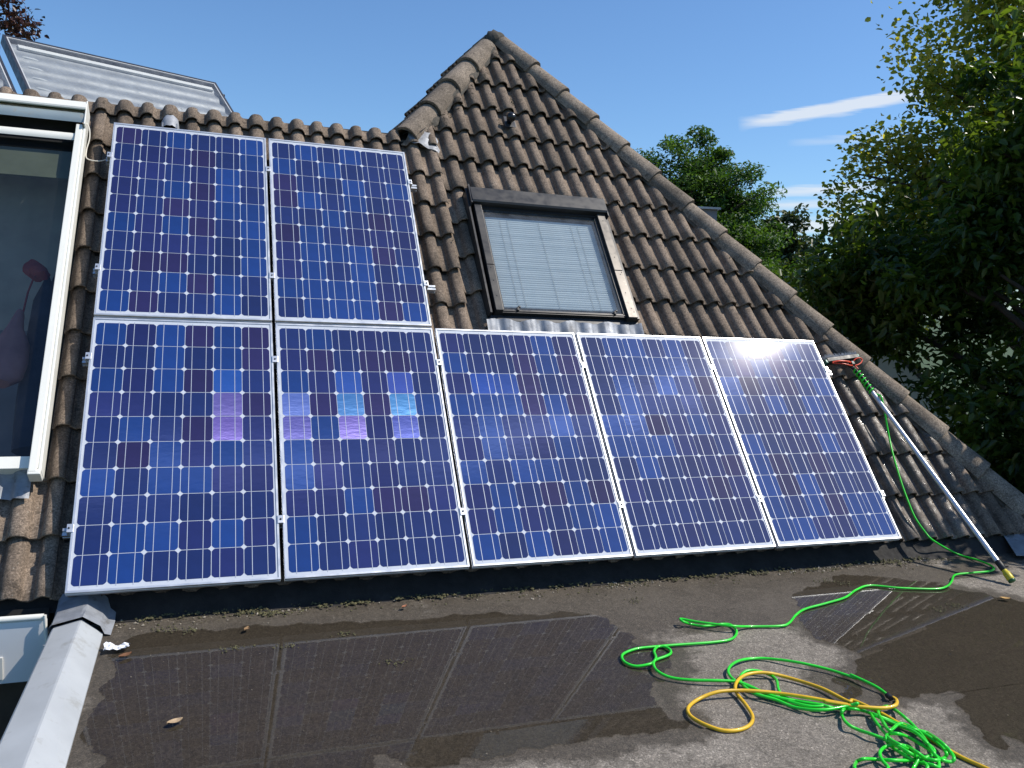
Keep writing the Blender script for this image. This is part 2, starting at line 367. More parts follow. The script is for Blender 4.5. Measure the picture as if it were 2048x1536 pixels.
def place_tile(parent, me, u0, v0, cuts=(), hole=None, n=NT_, name='roof_tile'):
    """cuts: (pu, pv, nu, nv) keep the side against the normal; hole: rectangle removed"""
    if not cuts and hole is None:
        o = inst(name, me, parent, (u0 + rnd.uniform(-.002, .002), v0 + rnd.uniform(-.004, .004), n + rnd.uniform(-.002, .003)), (rnd.uniform(-.010, .010), rnd.uniform(-.014, .014), rnd.uniform(-.009, .009)))
        return o
    def clipped(cl):
        bm = bmesh.new(); bm.from_mesh(me)
        for q in bm.verts: q.co += Vector((u0, v0, 0))
        for pu, pv, nu, nv in cl:
            bmesh.ops.bisect_plane(bm, geom=bm.verts[:] + bm.edges[:] + bm.faces[:], plane_co=(pu, pv, 0), plane_no=(nu, nv, 0), clear_outer=True)
        return bm
    if hole is None: parts = [list(cuts)]
    else:
        a, b, c, d = hole
        parts = [list(cuts) + q for q in ([(a, 0, 1, 0)], [(b, 0, -1, 0)], [(a, 0, -1, 0), (b, 0, 1, 0), (0, c, 0, 1)], [(a, 0, -1, 0), (b, 0, 1, 0), (0, d, 0, -1)])]
    V, F, SM = [], [], []
    for cl in parts:
        bm = clipped(cl); bm.verts.index_update(); o = len(V)
        V += [(q.co.x - u0, q.co.y - v0, q.co.z) for q in bm.verts]
        for f in bm.faces: F.append([q.index + o for q in f.verts]); SM.append(f.smooth)
        bm.free()
    if len(F) < 3: return None
    m2 = bpy.data.meshes.new(name); m2.from_pydata(V, [], F); m2.polygons.foreach_set('use_smooth', SM)
    bm = bmesh.new(); bm.from_mesh(m2); bmesh.ops.remove_doubles(bm, verts=bm.verts[:], dist=1e-4); SM = [f.smooth for f in bm.faces]; bm.to_mesh(m2); bm.free(); m2.materials.append(me.materials[0]); m2.polygons.foreach_set('use_smooth', SM); m2.update()
    return inst(name, m2, parent, (u0, v0, n))
SKY_HOLE = (2.45, 3.615, 1.765, 3.05); WIN_HOLE = (-3, -.172, .69, 3.45)
def overlap(u0, v0, h): return u0 < h[1] and u0 + .31 > h[0] and v0 < h[3] and v0 + .42 > h[2]
def inside(u0, v0, h): return u0 > h[0] and u0 + .31 < h[1] and v0 > h[2] and v0 + .42 < h[3]
for k in range(-4, 8):                                  # left field, shorter gauge
    u0 = -.083 + .3 * k
    for j in range(12):
        v0 = .03 + .323 * j
        if inside(u0, v0, WIN_HOLE) or inside(u0, v0, SKY_HOLE): continue
        cuts = []
        if u0 < 2.0:
            if v0 + .42 > 3.71: cuts.append((0, 3.71, 0, 1))
        elif v0 + .42 > 3.5: cuts.append((2.151, 3.758, -.80, .53))
        hole = WIN_HOLE if overlap(u0, v0, WIN_HOLE) else SKY_HOLE if overlap(u0, v0, SKY_HOLE) else None
        place_tile(slope, TM[rnd.randrange(5)], u0, v0, cuts, hole)
for k in range(8, 24):                                  # right field under the peak
    u0 = -.083 + .3 * k
    for j in range(16):
        v0 = .03 + .343 * j
        if u0 > hip_r(v0) or (u0 + .31 < hip_l(v0)): continue
        if inside(u0, v0, SKY_HOLE): continue
        cuts = []
        if u0 + .31 > hip_r(v0 + .42): cuts.append((3.385 - .03, 4.768, .83, .557))
        if u0 < hip_l(v0 + .42): cuts.append((2.151 + .03, 3.758, -.83, .55))
        hole = SKY_HOLE if overlap(u0, v0, SKY_HOLE) else None
        wet = 4.75 < u0 < 5.62 and v0 < 1.3
        place_tile(slope, (TMW[rnd.randrange(2)] if wet else TM[rnd.randrange(5)]), u0, v0, cuts, hole)
# mortar bedding under the hip caps
def along_hip(fn, v_lo, v_hi, n, up, w, dep, name):
    b = MB(); pts = []
    N = 26
    for i in range(N + 1):
        v = v_lo + (v_hi - v_lo) * i / N; pts.append((RP(fn(v), v, n)))
    d = (pts[-1] - pts[0]).normalized(); x = d.cross(up).normalized(); V = []
    r2 = random.Random(5)
    for q in pts:
        for a, bz in ((-w, -dep), (-w * .8, .0), (0, .03), (w * .8, .0), (w, -dep)):
            V.append(q + x * (a + r2.uniform(-.008, .008)) + up * (bz + r2.uniform(-.008, .008)) + Vector((0, 0, HZ)))
    b.add(V, [(i * 5 + k, i * 5 + k + 1, (i + 1) * 5 + k + 1, (i + 1) * 5 + k) for i in range(N) for k in range(4)], 0, False)
    return b.obj(name, MORTAR, house)
UPR = Vector((SP, -SP, 2 * CP)).normalized(); UPL = Vector((-SP, -SP, 2 * CP)).normalized()
along_hip(hip_r, .0, 5.05, -.155, UPR, .085, .06, 'mortar_bed'); along_hip(hip_l, 3.68, 5.02, -.155, UPL, .100, .06, 'mortar_bed')
def cap_mesh(seed, L=.435):
    b = MB(); r = random.Random(seed); n = 13
    for y0, y1, ra, rb, in_ in ((0, L, .114, .098, False), (0, L, .095, .081, True)):
        V = []
        for y, rr in ((y0, ra), (y0 + .004, ra + .002), (y0 + .012, ra + .002), (L * .5, (ra + rb) / 2), (y1, rb)):
            for i in range(n):
                a = R_(-98 + 196 * i / (n - 1)); s_ = 1 if not in_ else .98
                V.append((math.sin(a) * rr * .98 * s_ + r.uniform(-.0015, .0015), y + (r.uniform(-.003, .003) if y < .01 else 0), math.cos(a) * rr * s_))
        b.add(V, [(j * n + i, j * n + i + 1, (j + 1) * n + i + 1, (j + 1) * n + i) for j in range(4) for i in range(n - 1)], 0, True)
    V = []
    for rr in (.114, .095):
        for i in range(n): a = R_(-98 + 196 * i / (n - 1)); V.append((math.sin(a) * rr * .98, 0, math.cos(a) * rr))
    b.add(V, [(i, n + i, n + i + 1, i + 1) for i in range(n - 1)])
    return b.mesh('hip_tile', HIP)
CAPS = [cap_mesh(i) for i in range(4)]
def put_cap(fn, v, up, me, dv=.33):
    a = RP(fn(v), v, -.172); c = RP(fn(v + dv), v + dv, -.186); y = (c - a).normalized(); x = y.cross(up).normalized(); z = x.cross(y).normalized()
    mt = Matrix((x, y, z)).transposed().to_4x4(); mt.translation = a + Vector((0, 0, HZ))
    o = inst('hip_tile', me, house); o.matrix_basis = mt @ Matrix.Rotation(rnd.uniform(-.03, .03), 4, 'Y'); return o
vj = [4.767 - .3253 * i for i in range(15)]
for i, v in enumerate(vj): put_cap(hip_r, v, UPR, CAPS[i % 4])
for i, v in enumerate([3.66, 4.02, 4.35, 4.68]): put_cap(hip_l, v, UPL, CAPS[(i + 2) % 4])
# lump of mortar closing the peak
pm = MB(); pk = RP(*PEAK, -.16) + Vector((0, 0, HZ))
r2 = random.Random(3)
bm = bmesh.new(); bmesh.ops.create_icosphere(bm, subdivisions=3, radius=1)
for q in bm.verts: q.co = Vector((q.co.x * .10, q.co.y * .12, q.co.z * .10)) * (1 + r2.uniform(-.12, .12)) + pk + Vector((0, .02, -.025))
pm.add([q.co[:] for q in bm.verts], [[q.index for q in f.verts] for f in bm.faces], 0, True); bm.free()
pm.obj('peak_mortar', MORTAR, house)
# the shaded slope behind the left hip, and the slope beyond the right hip
pkw = RP(*PEAK, -.2); lb = RP(2.151, 3.758, -.2); rb = RP(6.58, -.02, -.2)
sd = MB()
back = Vector((0, 3.2, 0))
ez = lb.z
sd.add([pkw, lb, lb + Vector((0, 5.0, 0)), pkw + back], [(0, 1, 2, 3)])
sd.add([rb, pkw, pkw + back, rb + Vector((0, 6.5, 0))], [(0, 1, 2, 3)])
sd.v = [(a, b_, c + HZ) for a, b_, c in sd.v]
sd.obj('rear_slopes', TILE, house)
# tiles on the left return slope: frame with x to the back, y up that slope
lsl = MB().add([(0, 0, -.02), (.3, 0, -.02), (.3, .05, -.02), (0, .05, -.02)], [(0, 1, 2, 3)]).obj('return_slope', DECK, house)
yv = Vector((CP, 0, SP)); zv = Vector((-SP, 0, CP)); xv = yv.cross(zv)
mt = Matrix((xv, yv, zv)).transposed().to_4x4(); mt.translation = Vector((lb.x, lb.y, lb.z + HZ)); lsl.matrix_basis = mt
xs_ = xv.y
L_h = (pkw - lb)
for j in range(6):
    v0 = -.05 + .343 * j
    for k in range(-1, 9):
        # local x runs along xv (towards the viewer if negative y)
        u0 = (-.3 * (k + 1) if xs_ < 0 else .3 * k)
        # hip edge in this frame
        hx = lambda v: (L_h.dot(xv)) * (v / L_h.dot(yv))
        vm = v0 + .21
        lim = hx(vm)
        if xs_ < 0:
            if u0 > lim: continue
            if v0 > L_h.dot(yv) or u0 < lim - 1.6: continue
            cut = u0 + .31 > hx(v0 + .42)
        else:
            if u0 + .31 < lim: continue
            if v0 > L_h.dot(yv) or u0 > lim + 1.6: continue
            cut = u0 < hx(v0 + .42)
        cuts = []
        if not cut and v0 + .42 > L_h.dot(yv): cuts = [(0, L_h.dot(yv) - .02, 0, 1)]
        if cut:
            d = Vector((L_h.dot(xv), L_h.dot(yv))).normalized(); nn = Vector((d.y, -d.x)) if xs_ < 0 else Vector((-d.y, d.x))
            cuts = [(0, 0, nn.x, nn.y), (0, L_h.dot(yv) - .02, 0, 1)]
        place_tile(lsl, TM[rnd.randrange(5)], u0, v0, cuts, None, .045)
# flat roof behind the tile edge, house walls below, the dark wall under the eave
fr = MB(); fz = RP(0, 3.70, -.17).z; fy = RP(0, 3.70, -.17).y
fr.box(-6, 2.35, fy, fy + 9, fz - .25, fz - .03)
fr.v = [(a, b_, c + HZ) for a, b_, c in fr.v]; fr.obj('upper_flat_roof', FELT, house)
hw_ = MB(); hw_.box(-6, 6.5, .26, 9, 0, HZ - .16); hw_.obj('house_wall', BRICKDARK, house)
ex = MB(); ex.box(.06, 7.4, -9, .26, 0, HZ - .27); ex.obj('extension_wall', BRICKDARK, house)
# eave flashing: mossy felt apron draped over a curb, eave shade put into its black colour
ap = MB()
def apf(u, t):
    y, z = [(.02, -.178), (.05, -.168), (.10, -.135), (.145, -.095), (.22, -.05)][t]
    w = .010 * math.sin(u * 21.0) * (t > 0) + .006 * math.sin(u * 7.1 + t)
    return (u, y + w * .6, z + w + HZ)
ap.grid([.1 + .05 * i for i in range(130)], [0, 1, 2, 3, 4], apf); ap.obj('eave_apron', plain('shade_black_felt', (.022, .020, .018), .9, 0, .4, 9, .6), house)

# ------------------------------------------------------------------ the flat roof in front: felt sheets, puddles
HOSE_ROOF=[(5.467,0.713,0.879),(5.444,0.636,0.788),(5.391,0.517,0.649),(5.347,0.371,0.477),(5.327,0.268,0.356),(5.321,0.18,0.252),(5.35,0.108,0.167),(5.391,0.063,0.114)]
GREEN=[(5.617,0.06,0.008),(5.636,-0.089,0.012),(5.63,-0.194,0.012),(5.582,-0.267,0.012),(5.488,-0.299,0.012),(5.336,-0.299,0.012),(5.196,-0.31,0.012),(5.064,-0.407,0.012),(4.951,-0.474,0.012),(4.847,-0.486,0.008),(4.634,-0.425,0.008),(4.474,-0.348,0.008),(4.325,-0.396,0.008),(4.163,-0.488,0.008),(3.974,-0.544,0.008),(3.798,-0.591,0.008),(3.686,-0.655,0.008),(3.573,-0.743,0.008),(3.497,-0.767,0.008),(3.331,-0.737,0.008),(3.221,-0.763,0.03),(3.156,-0.731,0.03),(3.049,-0.664,0.03),(2.998,-0.619,0.03),(2.981,-0.615,0.03),(2.98,-0.649,0.03),(3.034,-0.641,0.008),(3.076,-0.675,0.008),(3.144,-0.68,0.008),(3.209,-0.677,0.008),(3.241,-0.701,0.008),(3.218,-0.782,0.008),(3.138,-0.855,0.008),(3.022,-0.869,0.008),(2.829,-0.856,0.008),(2.688,-0.849,0.008),(2.602,-0.851,0.008),(2.519,-0.884,0.008),(2.485,-0.927,0.008),(2.479,-0.982,0.008),(2.511,-1.024,0.008),(2.58,-1.033,0.017),(2.636,-0.983,0.008),(2.697,-0.961,0.008),(2.742,-0.935,0.008),(2.76,-0.894,0.008),(2.748,-0.858,0.008),(2.713,-0.856,0.008),(2.673,-0.897,0.008),(2.646,-0.964,0.008),(2.591,-1.038,0.019),(2.571,-1.111,0.019),(2.604,-1.171,0.013),(2.681,-1.22,0.015),(2.789,-1.262,0.02),(2.875,-1.286,0.017),(2.916,-1.326,0.011),(2.931,-1.418,0.019),(2.985,-1.481,0.019),(3.07,-1.527,0.017),(3.103,-1.608,0.034),(3.163,-1.601,0.013),(3.197,-1.651,0.034),(3.259,-1.658,0.018),(3.258,-1.736,0.032),(3.298,-1.793,0.023),(3.285,-1.892,0.049),(3.269,-1.963,0.048),(3.287,-1.99,0.025),(3.217,-2.025,0.031),(3.149,-2.012,0.02),(3.064,-2.013,0.033),(3.03,-1.966,0.015),(2.957,-1.978,0.034),(2.942,-1.961,0.015),(2.854,-2.045,0.053),(2.87,-2.061,0.04),(2.935,-2.067,0.031),(3.012,-2.044,0.025),(3.03,-1.994,0.028),(3.059,-1.951,0.029),(3.118,-1.915,0.023),(3.158,-1.924,0.032),(3.216,-1.927,0.018),(3.167,-2.022,0.054),(3.201,-2.032,0.032),(3.226,-2.056,0.034),(3.299,-2.028,0.017),(3.312,-2.021,0.032),(3.348,-1.957,0.023),(3.346,-1.898,0.03),(3.341,-1.838,0.027),(3.316,-1.788,0.026),(3.193,-1.858,0.051),(3.225,-1.794,0.041),(3.278,-1.707,0.033),(3.339,-1.651,0.016),(3.356,-1.669,0.034),(3.401,-1.663,0.014),(3.366,-1.744,0.033),(3.372,-1.79,0.02),(3.325,-1.889,0.031),(3.269,-1.976,0.045),(3.238,-2.03,0.048),(3.245,-2.046,0.029),(3.213,-2.082,0.024),(3.187,-2.074,0.032),(3.167,-2.026,0.019),(3.134,-1.996,0.034),(3.16,-1.911,0.013),(3.148,-1.888,0.034),(3.185,-1.859,0.036),(3.2,-1.89,0.053),(3.269,-1.877,0.022),(3.264,-1.936,0.03),(3.271,-1.972,0.027),(3.263,-2.017,0.027),(3.257,-2.055,0.03),(3.291,-2.063,0.022),(3.306,-2.063,0.033),(3.328,-2.026,0.036),(3.32,-1.987,0.054),(3.389,-1.858,0.013),(3.322,-1.852,0.034),(3.311,-1.766,0.019),(3.262,-1.722,0.032),(3.258,-1.691,0.024),(3.217,-1.762,0.029),(3.191,-1.836,0.028),(3.151,-1.908,0.045),(3.148,-1.958,0.051),(3.202,-1.958,0.02),(3.172,-2.023,0.033),(3.121,-2.053,0.014),(3.061,-2.099,0.034),(3.124,-2.09,0.016),(3.157,-2.083,0.033),(3.187,-2.023,0.021),(3.139,-2.009,0.051),(3.14,-1.958,0.046),(3.154,-1.871,0.027),(3.126,-1.832,0.03),(3.108,-1.778,0.023),(3.086,-1.743,0.032),(3.132,-1.662,0.017),(3.141,-1.652,0.034),(3.236,-1.589,0.012),(3.22,-1.648,0.054),(3.184,-1.631,0.038),(3.058,-1.622,0.032),(2.992,-1.542,0.011),(2.944,-1.473,0.017),(2.881,-1.403,0.02),(2.888,-1.308,0.015),(2.929,-1.237,0.014),(2.983,-1.209,0.02),(3.034,-1.218,0.018),(3.074,-1.252,0.011),(3.064,-1.316,0.017),(3.013,-1.398,0.02),(2.997,-1.457,0.015),(3.043,-1.526,0.02),(3.098,-1.59,0.031),(3.036,-1.569,0.025),(2.982,-1.468,0.011),(2.932,-1.398,0.017),(2.891,-1.331,0.02),(2.875,-1.266,0.015),(2.892,-1.195,0.014),(2.932,-1.149,0.02),(3.004,-1.106,0.018),(3.09,-1.078,0.008),(3.174,-1.095,0.008),(3.271,-1.182,0.02),(3.382,-1.276,0.015),(3.448,-1.381,0.014),(3.441,-1.358,0.02),(3.472,-1.466,0.018),(3.485,-1.515,0.01),(3.462,-1.573,0.018)]
YELLOW=[(3.469,-1.571,0.012),(3.482,-1.578,0.012),(3.478,-1.601,0.012),(3.399,-1.676,0.04),(3.351,-1.688,0.04),(3.292,-1.678,0.04),(3.197,-1.635,0.04),(3.113,-1.577,0.04),(3.189,-1.625,0.04),(3.087,-1.545,0.04),(2.989,-1.456,0.03),(2.89,-1.408,0.03),(2.809,-1.382,0.03),(2.715,-1.374,0.03),(2.624,-1.378,0.012),(2.54,-1.432,0.012),(2.511,-1.491,0.012),(2.524,-1.559,0.012),(2.571,-1.627,0.012),(2.638,-1.644,0.012),(2.709,-1.621,0.012),(2.762,-1.565,0.012),(2.794,-1.472,0.012),(2.813,-1.382,0.012),(2.831,-1.338,0.024),(2.894,-1.277,0.024),(2.972,-1.245,0.024),(3.055,-1.256,0.024),(3.143,-1.301,0.012),(3.224,-1.423,0.012),(3.243,-1.566,0.02),(3.273,-1.567,0.02),(3.302,-1.65,0.02),(3.314,-1.716,0.02),(3.32,-1.771,0.02),(3.338,-1.82,0.02),(3.362,-1.876,0.012),(3.369,-1.962,0.012),(3.377,-2.036,0.012),(3.405,-2.118,0.012),(3.421,-2.185,0.012),(3.461,-2.256,0.012)]
PUD_A=[(0.302,-0.16),(0.263,-0.243),(0.23,-0.365),(0.279,-0.566),(0.242,-0.686),(0.239,-0.813),(0.226,-0.937),(0.219,-1.04),(0.241,-1.157),(0.316,-1.252),(0.281,-1.312),(0.249,-1.464),(0.78,-1.714),(1.194,-1.715),(1.229,-1.445),(1.27,-1.449),(1.298,-1.578),(1.364,-1.566),(1.473,-1.572),(1.665,-1.567),(1.865,-1.563),(2.074,-1.558),(2.296,-1.55),(2.442,-1.54),(2.487,-1.503),(2.439,-1.466),(2.444,-1.373),(2.45,-1.267),(2.496,-1.173),(2.579,-1.169),(2.506,-1.07),(2.527,-1.039),(2.613,-1.132),(2.697,-1.063),(2.716,-0.975),(2.822,-0.897),(2.779,-0.817),(2.662,-0.802),(2.662,-0.679),(2.649,-0.58),(2.613,-0.416),(2.449,-0.324),(2.101,-0.262),(1.831,-0.246),(1.565,-0.255),(1.196,-0.193),(0.884,-0.156),(0.607,-0.169),(0.428,-0.153)]
PUD_B=[(3.876,-0.349),(3.793,-0.546),(3.694,-0.68),(3.615,-0.841),(3.603,-0.923),(3.652,-0.978),(3.69,-1.037),(3.652,-1.148),(3.576,-1.243),(3.498,-1.306),(3.467,-1.386),(3.478,-1.459),(3.45,-1.51),(3.444,-1.556),(3.531,-1.568),(3.664,-1.576),(3.835,-1.585),(3.829,-1.612),(3.746,-1.648),(3.722,-1.724),(3.675,-1.8),(3.643,-1.883),(3.592,-1.987),(3.605,-2.028),(3.681,-1.995),(3.719,-1.954),(3.729,-2.007),(3.769,-2.136),(4.214,-2.177),(5.586,-1.268),(5.324,-0.874),(5.235,-0.733),(5.121,-0.676),(5.133,-0.558),(4.981,-0.474),(5.001,-0.378),(4.785,-0.27),(4.622,-0.142),(4.439,-0.125),(4.176,-0.256)]
PUD_C=[(3.363,-1.274),(3.429,-1.305),(3.424,-1.376),(3.453,-1.433),(3.403,-1.47),(3.346,-1.504),(3.299,-1.539),(3.27,-1.522),(3.281,-1.478),(3.349,-1.437),(3.365,-1.392),(3.342,-1.357)]
def poly_sd(px_, py_, poly):
    x = px_[..., None]; y = py_[..., None]; A = np.array(poly); B = np.roll(A, -1, 0)
    ex_, ey_ = B[:, 0] - A[:, 0], B[:, 1] - A[:, 1]; wx, wy = x - A[:, 0], y - A[:, 1]
    t = np.clip((wx * ex_ + wy * ey_) / (ex_ ** 2 + ey_ ** 2 + 1e-12), 0, 1)
    d = np.sqrt(((wx - ex_ * t) ** 2 + (wy - ey_ * t) ** 2).min(-1))
    c = ((A[:, 1] > y) != (B[:, 1] > y)) & (x < (B[:, 0] - A[:, 0]) * (y - A[:, 1]) / (B[:, 1] - A[:, 1] + 1e-12) + A[:, 0])
    return np.where(c.sum(-1) % 2 == 1, -d, d)
def vnoise(x, y, seed):
    rs = np.random.RandomState(seed); T = rs.rand(64, 64)
    xi = np.floor(x).astype(int); yi = np.floor(y).astype(int); fx = x - xi; fy_ = y - yi; fx = fx * fx * (3 - 2 * fx); fy_ = fy_ * fy_ * (3 - 2 * fy_)
    g = lambda a, b: T[a % 64, b % 64]
    return (g(xi, yi) * (1 - fx) + g(xi + 1, yi) * fx) * (1 - fy_) + (g(xi, yi + 1) * (1 - fx) + g(xi + 1, yi + 1) * fx) * fy_ - .5
def fbm(x, y, sc, seed, oct_=4):
    s = 0; a = 1.
    for o in range(oct_): s = s + a * vnoise(x * sc + 17 * o, y * sc + 31 * o, seed + o); sc *= 2.1; a *= .55
    return s
def wetness(x, y, polys=None):
    """negative inside standing water"""
    d = None
    for q in (polys or (PUD_A, PUD_B, PUD_C)): e = poly_sd(x, y, q); d = e if d is None else np.minimum(d, e)
    return d + .052 * fbm(x, y, 13, 3, 5)
flat = MB().box(-.02, 7.4, -9.0, .26, -.27, -.186).obj('flat_roof', FELT); tag(flat, kind='structure')
SHEETS = [(-.60, .24, -.1765), (-1.585, -.60, -.1760), (-2.58, -1.585, -.1690), (-3.58, -2.58, -.1675), (-9, -3.58, -.166)]
for y0, y1, z in SHEETS:
    st = .03 if y0 > -3 else .12
    ys = np.linspace(y0, y1, max(2, int((y1 - y0) / st))); xs = np.linspace(.1, 7.4, int(7.3 / st))
    X, Y = np.meshgrid(xs, ys); w = wetness(X, Y)
    damp = np.clip(1 - (w - .0) / .16, 0, 1) * .75 + .55 * np.clip(fbm(X, Y, 2.5, 40) + .12, 0, 1) * np.clip(1 - w / .7, 0, 1)
    damp = np.where((Y > -.75) & (X < 4.9), np.maximum(damp, .95 + .6 * fbm(X, Y, 3, 77) - .5 * np.clip(-.45 - Y, 0, 1)), damp); damp = np.where(w < 0, 1, damp)
    damp = np.where((Y > -.35) & (X >= 4.9), np.maximum(damp, .72 + .9 * fbm(X, Y, 2.6, 91)), damp)
    rag = 0.006 * fbm(X, Y * 0, 14, 9) * (np.abs(Y - y0) < .02) * (y0 > -8)
    Z = z + .0012 * fbm(X, Y, 3, 12) + .0010 * fbm(X, Y, 20, 21)
    if y0 == -2.58: Z = Z - .0085 * np.clip((X - 3.45) / .35, 0, 1)
    b = MB(); n = len(xs)
    b.v = list(zip(X.ravel().tolist(), (Y + rag).ravel().tolist(), Z.ravel().tolist()))
    b.f = [(j * n + i, j * n + i + 1, (j + 1) * n + i + 1, (j + 1) * n + i) for j in range(len(ys) - 1) for i in range(n - 1)]
    nf = len(b.f)
    # the sheet's lapped edge towards the roof
    V = []
    for i in range(n): V += [b.v[(len(ys) - 1) * n + i], (b.v[(len(ys) - 1) * n + i][0], b.v[(len(ys) - 1) * n + i][1] + .003, z - .012)]
    b.m = [0] * nf; b.sm = [True] * nf
    b.add(V, [(2 * i, 2 * i + 1, 2 * i + 3, 2 * i + 2) for i in range(n - 1)])
    o = b.obj('roofing_sheet', FELT, flat)
    at = o.data.attributes.new('damp', 'FLOAT', 'POINT'); dv = np.concatenate([damp.ravel(), np.repeat(damp[-1], 2)]); at.data.foreach_set('value', dv.astype(np.float32))
# standing water: marching squares on the wetness field
def water_mesh(x0, x1, y0, y1, st, polys):
    xs = np.arange(x0, x1, st); ys = np.arange(y0, y1, st); X, Y = np.meshgrid(xs, ys); Fd = wetness(X, Y, polys) + .004
    b = MB(); vid = {}
    def V(x, y):
        k = (round(x, 5), round(y, 5))
        if k not in vid: vid[k] = len(b.v); b.v.append((x, y, HW))
        return vid[k]
    ny, nx = Fd.shape
    for j in range(ny - 1):
        i = 0; row0 = Fd[j]; row1 = Fd[j + 1]
        while i < nx - 1:
            c = (row0[i], row0[i + 1], row1[i + 1], row1[i])
            neg = sum(q < 0 for q in c)
            if neg == 0: i += 1; continue
            if neg == 4:
                k = i
                while k < nx - 1 and k - i < 12 and row0[k + 1] < 0 and row1[k + 1] < 0: k += 1
                b.f.append((V(xs[i], ys[j]), V(xs[k], ys[j]), V(xs[k], ys[j + 1]), V(xs[i], ys[j + 1]))); i = k; continue
            pts = [(xs[i], ys[j]), (xs[i + 1], ys[j]), (xs[i + 1], ys[j + 1]), (xs[i], ys[j + 1])]; poly = []
            for a in range(4):
                p0, p1, f0, f1 = pts[a], pts[(a + 1) % 4], c[a], c[(a + 1) % 4]
                if f0 < 0: poly.append(p0)
                if (f0 < 0) != (f1 < 0): t = f0 / (f0 - f1); poly.append((p0[0] + (p1[0] - p0[0]) * t, p0[1] + (p1[1] - p0[1]) * t))
            if len(poly) > 2: b.f.append(tuple(V(*q) for q in poly))
            i += 1
    b.f = [f for f in b.f if len(set(f)) > 2]
    b.m = [0] * len(b.f); b.sm = [False] * len(b.f); return b
tag(water_mesh(.1, 3.4, -2.5, .1, .014, (PUD_A,)).obj('puddle', WATER), kind='structure')
tag(water_mesh(3.0, 7.0, -2.6, .1, .014, (PUD_B, PUD_C)).obj('puddle', WATER), kind='structure')

# ================================================================== solar panels
PW, PH, PG = .992, 1.65, .02
PIT = .1585
def frame_mesh():
    b = MB(); D = -.040; L = .011
    def ring(o0, z0, o1, z1, mi=0):
        def c(o, z): return [(o, o, z), (PW - o, o, z), (PW - o, PH - o, z), (o, PH - o, z)]
        A, B = c(o0, z0), c(o1, z1); b.add(A + B, [(i, (i + 1) % 4, 4 + (i + 1) % 4, 4 + i) for i in range(4)], mi)
    ring(0, D, 0, -.022); ring(0, -.022, .0025, -.0205); ring(.0025, -.0205, .0025, -.018); ring(.0025, -.018, 0, -.0165)
    ring(0, -.0165, 0, -.0015); ring(0, -.0015, .0015, 0); ring(.0015, 0, L, 0); ring(L, 0, L + .0008, -.006); ring(0, D, .028, D); ring(.028, D, .028, D + .002)
    return b.mesh('frame', ALU)
FRAME = frame_mesh()
BACKM = MB().box(.0105, PW - .0105, .0105, PH - .0105, -.010, -.0047).mesh('backsheet', BACK)
def cell_mesh():
    h = .0776; c = .0145; pts = []
    for sx, sy, order in ((1, 1, 0), (-1, 1, 1), (-1, -1, 0), (1, -1, 1)):
        q = [(sx * h, sy * (h - c)), (sx * (h - c * .42), sy * (h - c * .42)), (sx * (h - c), sy * h)]
        pts += q if order == 0 else q[::-1]
    n = len(pts); V = [(x, y, 0) for x, y in pts] + [(x, y, -.0006) for x, y in pts]
    return MB().add(V, [tuple(range(n))] + [(i, i + n, (i + 1) % n + n, (i + 1) % n) for i in range(n)]).mesh('cell', CELL)
CELLM = cell_mesh()
BUSM = MB().box(-.0015, .0015, 0, PH - .050, -.0006, .0).mesh('busbar', BUSBAR)
def mid_clamp_mesh(w=.034):
    b = MB(); b.box(-w / 2, w / 2, -.022, .022, .0004, .0045, 0, .0012); b.lathe([(.0001, .0082), (.0055, .0082), (.006, .0075), (.006, .0045)], 6, 1)
    b.box(-.008, .008, -.020, .020, -.055, .0005); return b.mesh('clamp', [ALU, DARKGREY])
CLAMPM = mid_clamp_mesh()
def end_clamp_mesh():
    b = MB(); b.box(-.020, .010, -.022, .022, .0004, .0045, 0, .0012); b.box(-.020, -.016, -.022, .022, -.040, .002); b.lathe([(.0001, .0082), (.005, .0082), (.0055, .0045)], 6, 1, off=(-.010, 0, 0))
    b.box(-.016, -.001, -.012, .012, -.055, .000); return b.mesh('end_clamp', [ALU, DARKGREY])
ENDM = end_clamp_mesh()
NAVY, BLUE, VIO, BRO = (.011, .025, .115), (.009, .040, .180), (.014, .022, .108), (.020, .018, .082)
crnd = random.Random(29)
def make_panel(u, v, label, bright=(), dull=0.0, clampv=(.334, 1.377), left_end=False, right_end=False, mid=True):
    t = roof_thing('solar_module', u, v, -.040, label, 'solar panel', 'blue solar panels on the tiled roof')
    z0 = .040
    inst('frame', FRAME, t, (0, 0, z0)); inst('backsheet', BACKM, t, (0, 0, z0))
    cx0 = PW / 2 - 2.5 * PIT; cy0 = .0285 + PIT / 2 + .003
    colb = [crnd.random() for _ in range(6)]
    for j in range(10):                 # j = 0 is the bottom row
        for i in range(6):
            o = inst('cell', CELLM, t, (cx0 + i * PIT, cy0 + j * PIT, z0 - .0040))
            q = crnd.random() * .6 + colb[i] * .4
            c = BLUE if q > .62 else NAVY if q > .36 else VIO if q > .22 else BRO
            k = crnd.uniform(.85, 1.18); a = crnd.choice((.004, .008, .012, .022)) * (1.4 if c is BLUE else 1)
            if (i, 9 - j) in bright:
                a, c = bright[(i, 9 - j)]  # reflected sheen of these cells is put into their colour and gloss
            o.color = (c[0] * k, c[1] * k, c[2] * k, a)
    for i in range(6):
        for s in (-1, 1): inst('busbar', BUSM, t, (cx0 + i * PIT + s * .0385, .025, z0 - .0032))
    for cv in clampv:
        if mid: inst('clamp', CLAMPM, t, (PW + PG / 2, cv, z0))
        if left_end: inst('end_clamp', ENDM, t, (0, cv, z0))
        if right_end: inst('end_clamp', ENDM, t, (PW, cv, z0), (0, 0, math.pi))
    return t
LB, LL = (.03, .12, .40), (.17, .10, .40)
PS = PW + PG
